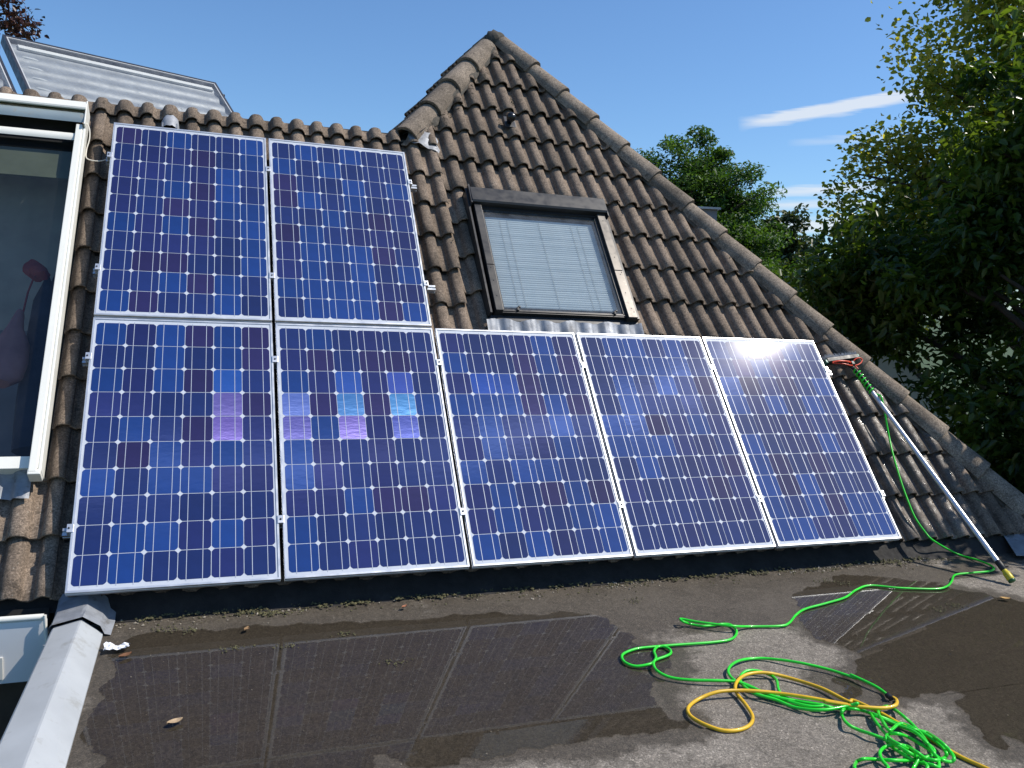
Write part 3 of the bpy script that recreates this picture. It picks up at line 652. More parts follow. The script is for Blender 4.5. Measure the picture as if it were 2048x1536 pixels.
make_panel(0, 0, 'leftmost solar panel of the bottom row, one column holding a cell coloured with lilac sheen', {(4, 2): (0.088, (.012, .07, .30)), (4, 3): (0.188, (.085, .072, .28)), (4, 4): (0.103, (.07, .05, .24)), (0, 3): (0.036, VIO), (1, 3): (0.036, VIO)}, left_end=True)
make_panel(PS, 0, 'second solar panel of the bottom row, with several cells coloured with sky blue sheen', {(0, 3): (0.188, (.05, .09, .30)), (0, 4): (0.088, (.06, .06, .26)), (2, 2): (0.068, (.02, .07, .30)), (2, 3): (0.188, (.02, .12, .32)), (2, 4): (0.108, (.075, .058, .25)), (4, 2): (0.068, (.03, .06, .28)), (4, 3): (0.188, (.02, .14, .34)), (4, 4): (0.068, (.03, .05, .26)), (3, 3): (0.036, BRO)})
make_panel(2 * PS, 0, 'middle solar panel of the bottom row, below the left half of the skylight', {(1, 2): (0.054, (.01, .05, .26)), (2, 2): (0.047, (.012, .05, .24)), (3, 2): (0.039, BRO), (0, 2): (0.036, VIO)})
make_panel(3 * PS, 0, 'fourth solar panel of the bottom row, below the skylight lower right corner')
make_panel(4 * PS, 0, 'rightmost solar panel of the bottom row, beside the cleaning brush', {(2, 3): (.02, BLUE)}, right_end=True, mid=False)
UV = PH + PG
make_panel(0, UV, 'upper left solar panel, beside the white roof window rail', clampv=(.36, 1.33), left_end=True)
make_panel(PS, UV, 'upper right solar panel, left of the bare tiles and skylight', clampv=(.36, 1.33), right_end=True, mid=False)
# mounting rails: slotted aluminium extrusions under the frames
def rail(u0, u1, v, label):
    t = roof_thing('mounting_rail', u0, v, -.082, label, 'mounting rail', 'aluminium rails under the solar panels'); b = MB()
    prof = [(-.020, -.082), (.020, -.082), (.020, -.0405), (.006, -.0405), (.006, -.052), (-.006, -.052), (-.006, -.0405), (-.020, -.0405), (-.020, -.058), (-.014, -.060), (-.014, -.064), (-.020, -.066)]
    n = len(prof); V = [(u, v + a, z) for u in (u0, u1) for a, z in prof]
    b.add(V, [(i, (i + 1) % n, n + (i + 1) % n, n + i) for i in range(n)]); b.add(V[:n], [tuple(range(n))[::-1]]); b.add(V[n:], [tuple(range(n))])
    robj(b, 'profile', ALU_MILL, t)
    h = MB()
    for k in range(int((u1 - u0) / .9) + 1):
        u = min(u0 + .25 + .9 * k, u1 - .1); h.box(u - .016, u + .016, v - .05, v + .02, -.135, -.083)
    robj(h, 'roof_hook', ALU_MILL, t)
rail(-.045, 5.09, .334, 'lowest aluminium rail under the bottom row of panels'); rail(-.040, 5.12, 1.377, 'second lowest aluminium rail, under the upper part of the bottom row')
rail(-.035, 2.085, UV + .36, 'third aluminium rail from below, under the upper two panels'); rail(-.030, 2.07, UV + 1.33, 'topmost aluminium rail under the upper two panels')

# ================================================================== skylight with blind
sk = roof_thing('skylight', 2.45, 1.77, -.20, 'brown framed roof skylight with a white venetian blind behind dusty glass', 'skylight')
b = MB()      # outer flashing tray with side channels
b.box(2.452, 2.466, 1.84, 3.04, -.20, -.045); b.box(2.466, 2.492, 1.84, 3.02, -.20, -.13); b.box(3.585, 3.61, 1.84, 3.04, -.20, -.055)
b.box(2.452, 3.61, 3.025, 3.045, -.20, -.06); robj(b, 'side_flashing', BROWN, sk)
b = MB(); b.box(2.492, 2.548, 2.27, 2.885, -.19, -.032, 0, .003); robj(b, 'left_cover', BROWN, sk)
b = MB(); b.box(2.492, 2.548, 1.855, 2.267, -.19, -.034, 0, .003); robj(b, 'left_cover', BROWN, sk)
RIGHTC = plain('sunlit_brown_metal', (.11, .10, .09), .34, .55, .15, 6, dirt=((.3, .28, .25), 20, .58, .5))  # sun glare on the right covers put into a paler metal colour
b = MB(); b.box(3.515, 3.583, 2.29, 2.885, -.19, -.038, 0, .003); robj(b, 'right_cover', RIGHTC, sk)
b = MB(); b.box(3.515, 3.590, 1.84, 2.287, -.19, -.040, 0, .003); robj(b, 'right_cover', RIGHTC, sk)
b = MB(); V = []
for u in (2.478, 3.598):
    V += [(u, 2.872, -.06), (u, 2.872, -.014), (u, 2.885, -.004), (u, 3.02, -.010), (u, 3.042, -.03), (u, 3.042, -.19)]
b.add(V, [(i, i + 6, i + 7, i + 1) for i in range(5)] + [(0, 1, 2, 3, 4, 5), (11, 10, 9, 8, 7, 6)]); robj(b, 'top_hood', BROWN, sk)
b = MB(); b.box(2.468, 2.4775, 2.86, 3.05, -.19, -.012); robj(b, 'hood_end', DARKGREY, sk)
b = MB(); b.box(3.5985, 3.606, 2.84, 3.03, -.10, -.016); robj(b, 'hood_end', DARKGREY, sk)
b = MB(); b.box(2.549, 2.566, 1.885, 2.87, -.19, -.060); b.box(3.492, 3.514, 1.885, 2.87, -.19, -.062); b.box(2.549, 3.514, 2.852, 2.871, -.19, -.058); robj(b, 'sash', BROWN, sk)
b = MB(); b.box(2.549, 2.5545, 1.885, 2.85, -.0605, -.0545); robj(b, 'glazing_bead', ALU, sk)
b = MB(); b.box(2.549, 3.514, 1.858, 1.886, -.19, -.066); b.box(2.552, 3.51, 1.868, 1.874, -.066, -.060); robj(b, 'bottom_rail', BROWN, sk)
b = MB(); b.box(2.452, 3.61, 1.765, 1.856, -.20, -.098); b.box(2.46, 3.60, 1.805, 1.812, -.098, -.094); robj(b, 'bottom_flashing', DARKGREY, sk)
b = MB(); b.add([(2.566, 1.886, -.072), (3.492, 1.886, -.072), (3.492, 2.852, -.072), (2.566, 2.852, -.072)], [(0, 1, 2, 3)]); robj(b, 'pane', GLASS, sk)
BACKROOM = plain('dim_room', (.05, .052, .058), .9)
b = MB(); b.add([(2.56, 1.86, -.192), (3.50, 1.86, -.192), (3.50, 2.86, -.192), (2.56, 2.86, -.192)], [(0, 1, 2, 3)]); robj(b, 'lining', BACKROOM, sk)
SLAT = plain('white_blind_slat', (.68, .72, .71), .45, 0, .04, 6)
sm_ = MB()
n = 4; V = []
for x in (0, .912):
    for i in range(n): a = -1 + 2 * i / (n - 1); V.append((x, .0078 * a, .002 * (1 - a * a) + .0045 * a))
sm_.add(V, [(i, n + i, n + i + 1, i + 1) for i in range(n - 1)], 0, True); SLM = sm_.mesh('blind_slat', SLAT)
for i in range(42):
    inst('blind_slat', SLM, sk, (2.572 - 2.45 + rnd.uniform(-.001, .001), 1.955 + i * .0208 - 1.77, -.115 + .20), (rnd.uniform(-.05, .05), 0, 0))
for u in (2.70, 2.76, 3.02, 3.29, 3.35):
    b = MB(); b.box(u - .0012, u + .0012, 1.94, 2.79, -.1065, -.1055); robj(b, 'blind_cord', plain('cord', (.3, .32, .32), .8), sk)
for u in (2.665, 3.42):
    b = MB(); b.box(u - .008, u + .008, 1.872, 1.90, -.066, -.050, 0, .003); b.box(u + .004, u + .022, 1.896, 1.910, -.062, -.048, 0, .003); robj(b, 'hook', DARK, sk)
riv = MB().lathe([(.0001, .003), (.003, .0025), (.0045, 0)], 8).mesh('rivet', DARKGREY)
for u, v, nn in ((2.52, 2.40, -.034), (2.52, 2.24, -.034), (2.52, 2.12, -.034), (2.52, 1.98, -.034), (3.55, 2.80, -.038), (3.55, 2.42, -.038), (3.555, 2.25, -.040), (3.57, 2.27, -.040), (3.55, 2.07, -.040), (3.555, 1.92, -.040), (3.57, 1.89, -.040)):
    inst('rivet', riv, sk, (u - 2.45, v - 1.77, nn + .20))
def drape(u, t):        # lead apron dressed over the rolls
    x = (u + .083) % .3; h = tile_h(x) if x < .308 else 0
    h = .022 + .35 * h + .25 * max(tile_h(max(0, x - .02)), tile_h(min(.307, x + .02)))
    return (u, [1.58, 1.66, 1.72, 1.765, 1.80][t] + .01 * math.sin(u * 23), NT_ + .026 + h * [1, 1, .95, .8, .5][t] + [0, .002, .008, .02, .04][t] + .0015 * math.sin(u * 190))
b = MB(); b.grid([2.42 + .0125 * i for i in range(97)], [0, 1, 2, 3, 4], drape); robj(b, 'lead_apron', LEAD, sk)

# ================================================================== tall roof window at the left with its sun screen
rw = roof_thing('roof_window', -.9, .68, -.15, 'tall roof window at left edge with cream screen casing and guide rail', 'roof window')
b = MB(); b.box(-.224, -.186, .655, 3.262, -.09, .004, 0, .004); b.box(-.186, -.181, .68, 3.25, -.09, -.006); b.box(-.181, -.166, .66, 3.233, -.10, -.002, 0, .004); robj(b, 'guide_rail', WHITE, rw)
b = MB(); b.box(-.228, -.168, .640, .672, -.085, .002, 0, .006); robj(b, 'rail_foot', WHITE, rw)
b = MB(); V = []
for u in (-1.6, -.172):
    V += [(u, 3.465, -.12), (u, 3.465, .018), (u, 3.457, .030), (u, 3.385, .046), (u, 3.375, .040), (u, 3.375, .030), (u, 3.44, .012), (u, 3.44, -.12)]
b.add(V, [(i, i + 8, i + 9, i + 1) for i in range(7)] + [tuple(range(8)), tuple(range(15, 7, -1))]); robj(b, 'casing', WHITE, rw)
b = MB(); V = []
for u in (-1.6, -.176):
    for k in range(11): a = math.pi * (.5 - .72 * k / 10); V.append((u, 3.318 + .075 * math.sin(a), -.040 + .068 * math.cos(a)))
b.add(V, [(i, i + 11, i + 12, i + 1) for i in range(10)], 0, True); b.add(V[11:], [tuple(range(11))]); robj(b, 'screen_roll', GREY_BLUE, rw)
b = MB(); b.box(-.1755, -.166, 3.235, 3.465, -.10, .036, 0, .004); robj(b, 'casing_end', WHITE, rw)
b = MB(); V = []
for u in (-1.6, -.228):
    for k in range(9): a = math.pi * (.55 - .85 * k / 8); V.append((u, 3.165 + .042 * math.sin(a), -.040 + .030 * math.cos(a)))
b.add(V, [(i, i + 9, i + 10, i + 1) for i in range(8)], 0, True); robj(b, 'pull_bar', WHITE, rw)
b = MB(); b.box(-1.6, -.226, 3.10, 3.50, -.14, -.090); robj(b, 'dark_slot', DARK, rw)
b = MB(); b.box(-1.6, -.232, .705, .775, -.13, -.055, 0, .003); robj(b, 'bottom_rail', WHITE, rw)
b = MB(); b.add([(-1.6, .775, -.075), (-.225, .775, -.075), (-.225, 3.16, -.075), (-1.6, 3.16, -.075)], [(0, 1, 2, 3)]); robj(b, 'pane', GLASS_DARK, rw)
def skirt(u, t):
    x = (u + .083) % .3; h = tile_h(min(x, .307))
    return (u, [.565, .60, .65, .70, .72][t] + .012 * math.sin(u * 31), NT_ + .012 + h * [1, 1, .8, .4, .2][t] + [0, .002, .01, .03, .07][t])
b = MB(); b.grid([-1.5 + .0125 * i for i in range(103)], [0, 1, 2, 3, 4], skirt); robj(b, 'lead_skirt', LEAD, rw)
# dim attic room behind the pane
ROOM = plain('attic_wall', (.30, .31, .32), .9, 0, .2, 2); CEIL = plain('attic_ceiling', (.55, .55, .50), .9)
b = MB(); D = -1.1
b.add([(-1.7, .4, D), (.02, .4, D), (.02, 2.35, D), (-1.7, 2.35, D)], [(0, 1, 2, 3)]); b.add([(-.19, .70, D), (-.19, .70, -.092), (-.19, 3.42, -.092), (-.19, 3.42, D)], [(0, 1, 2, 3)])
b.add([(-1.7, .69, D), (-.17, .69, D), (-.17, .69, -.13), (-1.7, .69, -.13)], [(0, 1, 2, 3)]); b.add([(-1.7, .4, D), (-1.7, 3.42, D), (-1.7, 3.42, -.13), (-1.7, .4, -.13)], [(0, 1, 2, 3)])
robj(b, 'room_wall', ROOM, rw)
b = MB(); b.add([(-1.7, 2.35, D), (-.17, 2.35, D), (-.17, 3.42, -.30), (-1.7, 3.42, -.30)], [(0, 1, 2, 3)]); b.add([(-1.7, 3.42, -.30), (-.17, 3.42, -.30), (-.17, 3.42, -.13), (-1.7, 3.42, -.13)], [(0, 1, 2, 3)]); robj(b, 'room_ceiling', CEIL, rw)
OLIVE = plain('olive_blind', (.17, .18, .11), .8)
b = MB(); b.add([(-1.6, 2.86, -.10), (-.24, 2.86, -.10), (-.24, 3.12, -.10), (-1.6, 3.12, -.10)], [(0, 1, 2, 3)]); b.box(-1.6, -.24, 2.845, 2.865, -.108, -.096); robj(b, 'rolled_blind', OLIVE, rw)
def blob(name, mat, prof, thick, root=None):
    """a hanging soft shape from an outline of half widths along v"""
    b = MB(); n = len(prof); V = []; S_ = 10; rr = random.Random(len(prof) * 7)
    for v, uc, hw2 in prof:
        for k in range(S_): a = 2 * math.pi * k / S_; V.append((uc + hw2 * math.cos(a) * (1 + rr.uniform(-.05, .05)), v, thick * math.sin(a) * (1 + rr.uniform(-.2, .2))))
    b.add(V, [(i * S_ + k, i * S_ + (k + 1) % S_, (i + 1) * S_ + (k + 1) % S_, (i + 1) * S_ + k) for i in range(n - 1) for k in range(S_)], 0, True)
    b.add(V[:S_], [tuple(range(S_))[::-1]]); b.add(V[-S_:], [tuple(range(S_))]); return b
PINK = plain('pink_cloth', (.50, .24, .24), .85, 0, .2, 8); REDC = plain('red_cloth', (.38, .05, .06), .8); NAVYC = plain('dark_coat_cloth', (.035, .042, .062), .8, 0, .3, 5)
t = roof_thing('pink_bag', -.46, 1.42, -.42, 'pink cloth bag hanging behind the roof window pane', 'bag'); bb = blob('bag', PINK, [(1.46, -.52, .05), (1.49, -.52, .11), (1.60, -.51, .12), (1.74, -.50, .10), (1.86, -.49, .05), (1.98, -.47, .02)], .05); bb.v = [(x, y, z - .42) for x, y, z in bb.v]; robj(bb, 'pouch', PINK, t)
bb = MB().tube([(-.46, 1.96, -.42), (-.45, 2.15, -.42), (-.42, 2.33, -.42)], .006, 6); robj(bb, 'strap', REDC, t)
t = roof_thing('dark_coat', -.34, 1.05, -.50, 'dark coat hanging behind the roof window pane, right of the pink bag', 'coat'); bb = blob('coat', NAVYC, [(1.05, -.20, .10), (1.4, -.20, .11), (1.9, -.21, .10), (2.15, -.22, .085), (2.25, -.23, .04), (2.31, -.23, .015)], .07); bb.v = [(x - .13, y, z - .50) for x, y, z in bb.v]; robj(bb, 'body', NAVYC, t)
bb = blob('hood', NAVYC, [(2.20, -.17, .03), (2.30, -.14, .05), (2.42, -.11, .045), (2.50, -.10, .02)], .04); bb.v = [(x - .15, y, z - .48) for x, y, z in bb.v]; robj(bb, 'hood', NAVYC, t)
t = roof_thing('red_cap', -.44, 2.30, -.44, 'dark red cap hung up behind the roof window pane', 'cap'); bb = blob('cap', REDC, [(2.30, -.32, .045), (2.335, -.33, .075), (2.37, -.34, .07), (2.40, -.345, .03)], .05); bb.v = [(x - .10, y, z - .44) for x, y, z in bb.v]; robj(bb, 'crown', REDC, t)
bb = blob('brim', REDC, [(2.27, -.27, .02), (2.285, -.285, .05), (2.31, -.31, .055)], .05); bb.v = [(x - .10, y, z - .40) for x, y, z in bb.v]; robj(bb, 'brim', REDC, t)

# loose white cable between the casing and the panels
pts = [(-.172, 3.30, -.01), (-.150, 3.27, -.03), (-.146, 3.20, -.06), (-.160, 3.12, -.085), (-.155, 3.05, -.095), (-.10, 3.03, -.095), (-.05, 3.05, -.10), (-.015, 3.10, -.11), (.02, 3.12, -.115)]
t = roof_thing('white_cable', -.172, 3.30, -.01, 'thin white cable looping from the screen casing to the panels', 'cable'); b = MB().tube(spline(pts, 6), .0042, 6); robj(b, 'wire', plain('cable_sheath', (.75, .70, .60), .5), t)
# lead hood over a vent opening above the panels
t = roof_thing('vent_hood', .34, 3.44, -.14, 'small grey lead vent hood above the upper left panel', 'roof vent'); b = MB(); V = []
for y, rr, z in ((3.43, .058, -.135), (3.44, .058, -.135), (3.50, .060, -.140), (3.56, .054, -.150)):
    for k in range(11): a = R_(-95 + 19 * k); V.append((.345 + math.sin(a) * rr + .002 * math.sin(k * 3 + y * 40), y + .006 * math.sin(k * 2.3), z + math.cos(a) * rr * 1.15))
b.add(V, [(i * 11 + k, i * 11 + k + 1, (i + 1) * 11 + k + 1, (i + 1) * 11 + k) for i in range(3) for k in range(10)], 0, True); robj(b, 'hood', plain('pale_lead', (.33, .34, .36), .6, .2, .15, 20, .4), t)
b = MB(); V = []
for k in range(11): a = R_(-90 + 18 * k); V.append((.345 + math.sin(a) * .05, 3.475, -.135 + math.cos(a) * .055))
b.add(V, [tuple(range(11))]); robj(b, 'opening', DARK, t)
b = MB(); b.box(.295, .303, 3.425, 3.47, -.15, -.085); b.box(.387, .395, 3.425, 3.47, -.15, -.085); robj(b, 'side_lug', LEAD, t)
# black dome vent on the bare tiles
t = roof_thing('dome_vent', 3.0, 3.94, -.13, 'black glossy dome vent on the tiles below the roof peak', 'roof vent')
b = MB().lathe([(.025, -.14), (.025, -.092), (.032, -.088), (.040, -.066), (.040, -.048), (.031, -.028), (.016, -.020), (.0005, -.018)], 18, off=(3.0, 3.955, .0)); robj(b, 'dome', plain('glossy_black', (.015, .015, .017), .22), t)
b = MB(); b.box(2.955, 3.055, 3.90, 4.03, -.135, -.112, 0, .006); robj(b, 'collar', DARKGREY, t)
# lead patch under the end of the left hip
t = roof_thing('lead_patch', 2.17, 3.62, -.13, 'crumpled pale lead patch under the end of the left hip', 'flashing'); b = MB(); rr = random.Random(8)
b.grid([2.10 + .03 * i for i in range(9)], [3.56 + .03 * i for i in range(7)], lambda u, v: (u + rr.uniform(-.008, .008), v + rr.uniform(-.008, .008) - .3 * (u - 2.2), -.105 + rr.uniform(-.012, .012) - .25 * abs(u - 2.17))); robj(b, 'sheet', plain('pale_lead_sheet', (.22, .23, .25), .6, .3, .3, 20), t)

# ================================================================== solar thermal collectors on the upper flat roof
def collector(dx, label):
    t_ = Vector((.8857, .4642, 0)); nh = Vector((.4642, -.8857, 0)); up = (-nh * .75 + Vector((0, 0, .661))).normalized(); nn = t_.cross(up)
    TL = Vector((-1.127, 4.475, 3.544)); H_ = 1.18; L_ = 2.0
    root = empty('solar_collector'); mt = Matrix((t_, up, nn)).transposed().to_4x4(); mt.translation = TL - up * H_ + t_ * dx; root.matrix_world = mt
    tag(root, label, 'solar collector', 'flat plate solar collectors on the upper roof')
    b = MB()
    for x0, x1, y0, y1 in ((0, L_, 0, .022), (0, L_, H_ - .022, H_), (0, .022, .022, H_ - .022), (L_ - .022, L_, .022, H_ - .022)): b.box(x0, x1, y0, y1, -.09, .0)
    b.obj('frame', plain('dark_frame', (.045, .05, .065), .4, .5), root)
    b = MB()
    for x0, x1, y0, y1 in ((.0225, L_ - .0225, .0225, .034), (.0225, L_ - .0225, H_ - .034, H_ - .0225), (.0225, .034, .034, H_ - .034), (L_ - .034, L_ - .0225, .034, H_ - .034)): b.box(x0, x1, y0, y1, -.012, -.003)
    b.obj('seal', plain('pale_seal', (.42, .43, .44), .6), root)
    b = MB(); rr = random.Random(4)
    b.grid([.034, L_ / 3, L_ * 2 / 3, L_ - .034], [.034 + (H_ - .068) * i / 60 for i in range(61)], lambda x, y: (x, y, -.045 + .009 * math.cos(y * 2 * math.pi / .155)))
    b.obj('absorber', plain('grey_absorber', (.25, .265, .28), .45, .1, .14, 5, dirt=((.42, .43, .42), 25, .55, .5)), root)
    b = MB(); b.box(.10, L_ - .07, H_ - .135, H_ - .085, -.042, -.018, 0, .006); b.obj('highlight_strip', plain('painted_highlight', (.74, .72, .66), .6, 0, .06), root)  # white strip stands in for the reflection highlight on the tube
    b = MB()
    for k in range(6): b.tube([(.10, H_ - .255 - .155 * k, -.040), (.12, H_ - .255 - .155 * k, -.040), (.20 - .01 * k, H_ - .255 - .155 * k, -.041), (.26, H_ - .255 - .155 * k, -.052)], [.006, .014, .013, .010], 8)
    b.obj('tube_end', plain('white_tube', (.52, .53, .52), .6), root)
    b = MB(); b.add([(.03, .03, -.006), (L_ - .03, .03, -.006), (L_ - .03, H_ - .03, -.006), (.03, H_ - .03, -.006)], [(0, 1, 2, 3)]); b.obj('pane', COLL_GLASS, root)
    b = MB(); b.box(.2, .25, .05, H_ - .05, -.13, -.092); b.box(L_ - .25, L_ - .2, .05, H_ - .05, -.13, -.092); b.obj('stand', ALU_MILL, root)
    b = MB().lathe([(.0005, .03), (.018, .03), (.018, 0), (.012, 0), (.012, -.02)], 10); o = b.obj('pipe_stub', DARKGREY, root, (L_ + .018, H_ - .16, -.045), (0, R_(90), 0))
collector(0, 'grey flat plate solar collector with a painted highlight strip along its top edge'); collector(-2.10, 'solar collector cut off by the left edge of the photo')

# ================================================================== roof edge trim, lead saddle, gutter and fascia at the left
t = empty('edge_trim', (.07, 0, HW)); tag(t, 'pale metal edge trim running along the left side of the flat roof', 'roof trim')
b = MB(); prof = [(-.036, -.30), (-.036, -.126), (-.028, -.118), (.081, -.091), (.089, -.091), (.166, -.158), (.176, -.166), (.176, -.176)]
ys = [-.115, -.30, -.305, -1.6, -2.9, -4.6]
V = [(x - .07 + .012 * (-y) * (x > .1), y, z - HW) for y in ys for x, z in prof]; n = len(prof)
b.add(V, [(j * n + i, (j + 1) * n + i, (j + 1) * n + i + 1, j * n + i + 1) for j in range(len(ys) - 1) for i in range(n - 1)]); b.add(V[:n], [tuple(range(n))])
b.obj('profile', WHITE_TRIM, t)
b = MB(); b.box(-.108, .012, -.318, -.314, .053, .0555); sm0 = b.obj('joint_cover', WHITE_TRIM, t)
t = empty('lead_saddle', (.07, 0, HW)); tag(t, 'stained lead saddle capping the top end of the pale edge trim', 'flashing')
b = MB(); prof2 = [(-.046, -.23), (-.046, -.118), (-.034, -.102), (.080, -.074), (.094, -.073), (.165, -.125), (.186, -.160), (.215, -.170)]
V = []; rr = random.Random(2)
for y in (-.128, -.09, -.04, .02, .08, .16):
    for x, z in prof2: V.append((x - .07 + rr.uniform(-.003, .003), y + rr.uniform(-.004, .004), z - HW + rr.uniform(-.003, .003) + max(0, y) * .25))
n = len(prof2); b.add(V, [(j * n + i, j * n + i + 1, (j + 1) * n + i + 1, (j + 1) * n + i) for j in range(5) for i in range(n - 1)], 0, False); b.obj('sheet', LEAD, t)
t = empty('gutter', (-.07, 0, -.17)); tag(t, 'white gutter with rounded rim under the left eave', 'gutter')
b = MB().tube([(-2.6, .01, .055), (-.02, .01, .058)], .016, 10); b.obj('rim', WHITE, t)
b = MB(); V = []
for x in (-2.6, -.02):
    for k in range(9): a = math.pi * k / 8; V.append((x, .075 - .065 * math.cos(a), .055 - .10 * math.sin(a)))
b.add(V, [(i, i + 9, i + 10, i + 1) for i in range(8)], 0, True); b.obj('trough', plain('dark_trough', (.03, .028, .024), .9), t)  # inside of the trough in an even near black
b = MB(); b.tube([(-.012, -.012, .075), (-.010, -.014, .03), (-.004, -.014, -.06)], .008, 8); b.obj('bracket', WHITE, t)
t = empty('white_fascia', (-.6, .03, -.42)); tag(t, 'flat white fascia board below the gutter at lower left', 'fascia')
b = MB(); b.box(-2.0, .524, -.028, -.016, 0, .297); b.obj('board', FASCIA, t)
b = MB(); b.box(-2.0, .34, -.034, -.0285, .02, .13, 0, .002); b.obj('reflection_panel', WHITE, t)  # added panel stands in for a pale reflection on the board

# small things lying on the flat roof
t = empty('crumpled_paper', (.255, -.31, HW)); tag(t, 'crumpled scrap of white paper near the edge trim', 'paper'); rr = random.Random(6)
b = MB(); b.grid([-.05 + .0125 * i for i in range(9)], [-.03 + .01 * i for i in range(7)], lambda x, y: (x + rr.uniform(-.006, .006), y + rr.uniform(-.006, .006), .012 + rr.uniform(-.008, .012) + 1.5 * abs(y) * abs(x) * 4), 0, False); b.obj('sheet', plain('white_paper', (.75, .76, .78), .8), t)
DRY = plain('dry_leaf', (.28, .17, .08), .8, 0, .3, 40)
LEAFSPOT = [(.532, -1.048, 'pale tan dry leaf lying in the left puddle', (.42, .30, .18), .030), (.30, -.40, 'curled brown leaf below the white paper scrap', (.16, .07, .03), .03), (.82, -.22, 'brown dry leaf in the mossy strip below the second panel', (.25, .15, .07), .022), (1.62, -.10, 'rust coloured leaf near the shadow edge under the second panel', (.30, .12, .06), .02), (5.15, -.72, 'yellowish dry leaf near the end of the pole', (.5, .3, .1), .03)]
for x, y, lab, c, s in LEAFSPOT:
    b = MB(); V = []
    for i in range(7):
        tt = i / 6; w = s * .55 * math.sin(math.pi * min(1, tt * .95 + .03)) ** .8
        for k in (-1, 0, 1): V.append(((tt - .5) * s * 2, k * w, .006 + abs(k) * .008 + .012 * (tt - .5) ** 2))
    b.add(V, [(i * 3 + k, i * 3 + k + 1, (i + 1) * 3 + k + 1, (i + 1) * 3 + k) for i in range(6) for k in range(2)], 0, True)
    tag(b.obj('dry_leaf', plain('leaf_tan', c, .8, 0, .25, 60), None, (x, y, HW + .002), (0, 0, rnd.uniform(0, 6))), lab, 'leaf')
def pebble_mesh(name, mat, spots, seed):
    """tiny irregular crumbs joined into one mesh"""
    r = np.random.RandomState(seed); base = np.array([(1, 0, 0), (-1, 0, 0), (0, 1, 0), (0, -1, 0), (0, 0, 1), (0, 0, -.4)], float)
    F = [(0, 2, 4), (2, 1, 4), (1, 3, 4), (3, 0, 4), (2, 0, 5), (1, 2, 5), (3, 1, 5), (0, 3, 5)]
    b = MB(); b.v = []; b.f = []
    for x, y, z, s in spots:
        q = base * s * (.6 + .8 * r.rand(6, 1)) * np.array([1, 1, .7]); a = r.rand() * 6.28; ca, sa = math.cos(a), math.sin(a); o = len(b.v)
        for v in q: b.v.append((x + ca * v[0] - sa * v[1], y + sa * v[0] + ca * v[1], z + v[2]))
        b.f += [tuple(i + o for i in f) for f in F]
    b.m = [0] * len(b.f); b.sm = [False] * len(b.f); return b.obj(name, mat)
r = np.random.RandomState(5); sp = []; sm2 = []
for _ in range(3000):
    x = .2 + 5.3 * r.rand(); y = .07 - abs(r.randn()) * .07 - .015 * math.sin(x * 3); cl = vnoise(np.array(x * 3.), np.array(y * 8.), 2)
    if cl > -.05 or r.rand() < .25: (sp if r.rand() < .65 else sm2).append((x, y, HW - .001, .003 + .006 * r.rand() ** 2.5))
for _ in range(90):          # thicker moss pads at the upstand
    x = .25 + 5 * r.rand(); y = .05 + .03 * r.randn()
    for _k in range(14): sp.append((x + .03 * r.randn(), y + .014 * r.randn(), HW + .002 + .008 * r.rand(), .006 + .006 * r.rand()))
for _ in range(420):
    x = .3 + 5.8 * r.rand(); y = -.1 - 1.9 * r.rand(); sm2.append((x, y, HW - .002, .002 + .003 * r.rand() ** 2))
for cx, cy in ((.75, -.4), (1.0, -.42), (1.27, -.35), (4.6, -.75), (4.75, -.72), (4.25, -.2), (4.35, -.26), (2.9, -.25), (1.45, -.72), (.45, -.12), (.55, -.15)):
    for _k in range(26): sp.append((cx + .035 * r.randn(), cy + .02 * r.randn(), HW + .001, .003 + .004 * r.rand()))
tag(pebble_mesh('moss_debris', plain('moss_crumbs', (.085, .078, .035), .95, 0, .6, 25), sp, 1), 'moss crumbs and dirt washed along the foot of the roof', 'debris', kind='stuff')
tag(pebble_mesh('pale_grit', plain('pale_grit', (.30, .26, .20), .8, 0, .5, 40), sm2, 2), 'pale grit scattered over the flat roof', 'grit', kind='stuff')
r = np.random.RandomState(15); ms = []
def moss_at(u, v, s_u, s_v, n, h=0.0):
    for _k in range(n):
        uu = u + s_u * r.randn(); vv = v + s_v * r.randn(); x = (uu + .083) % .3; j = (vv - .03) % .343
        ms.append((*RP(uu, vv, NT_ + tile_h(min(x, .307)) - .05 * j / .425 + h), .003 + .006 * r.rand() ** 2))
for v in np.arange(3.75, 4.95, .05): moss_at(hip_l(v) + .15, v - .03, .022, .03, 12)
for v in np.arange(.5, 4.9, .16): moss_at(hip_r(v) - .15, v, .02, .04, 5)
for u, v, n in ((2.93, 3.98, 60), (2.95, 4.1, 50), (3.24, 3.85, 60), (3.27, 4.15, 40), (3.12, 4.35, 40), (2.87, 4.55, 40), (3.5, 3.5, 30), (4.12, 2.9, 25), (-.45, .35, 25), (2.33, 2.6, 20), (.11, 3.66, 25), (.41, 3.64, 20), (3.84, 2.2, 20), (4.6, 2.1, 20), (-.5, .08, 25), (1.3, 3.65, 25), (1.7, 3.64, 20)): moss_at(u, v, .014, .05, n)
tag(pebble_mesh('roof_moss', plain('dark_roof_moss', (.075, .066, .040), .95, 0, .6, 25), ms, 3), 'dark moss crumbs lodged in the tile troughs and along the hips', 'moss', kind='stuff')
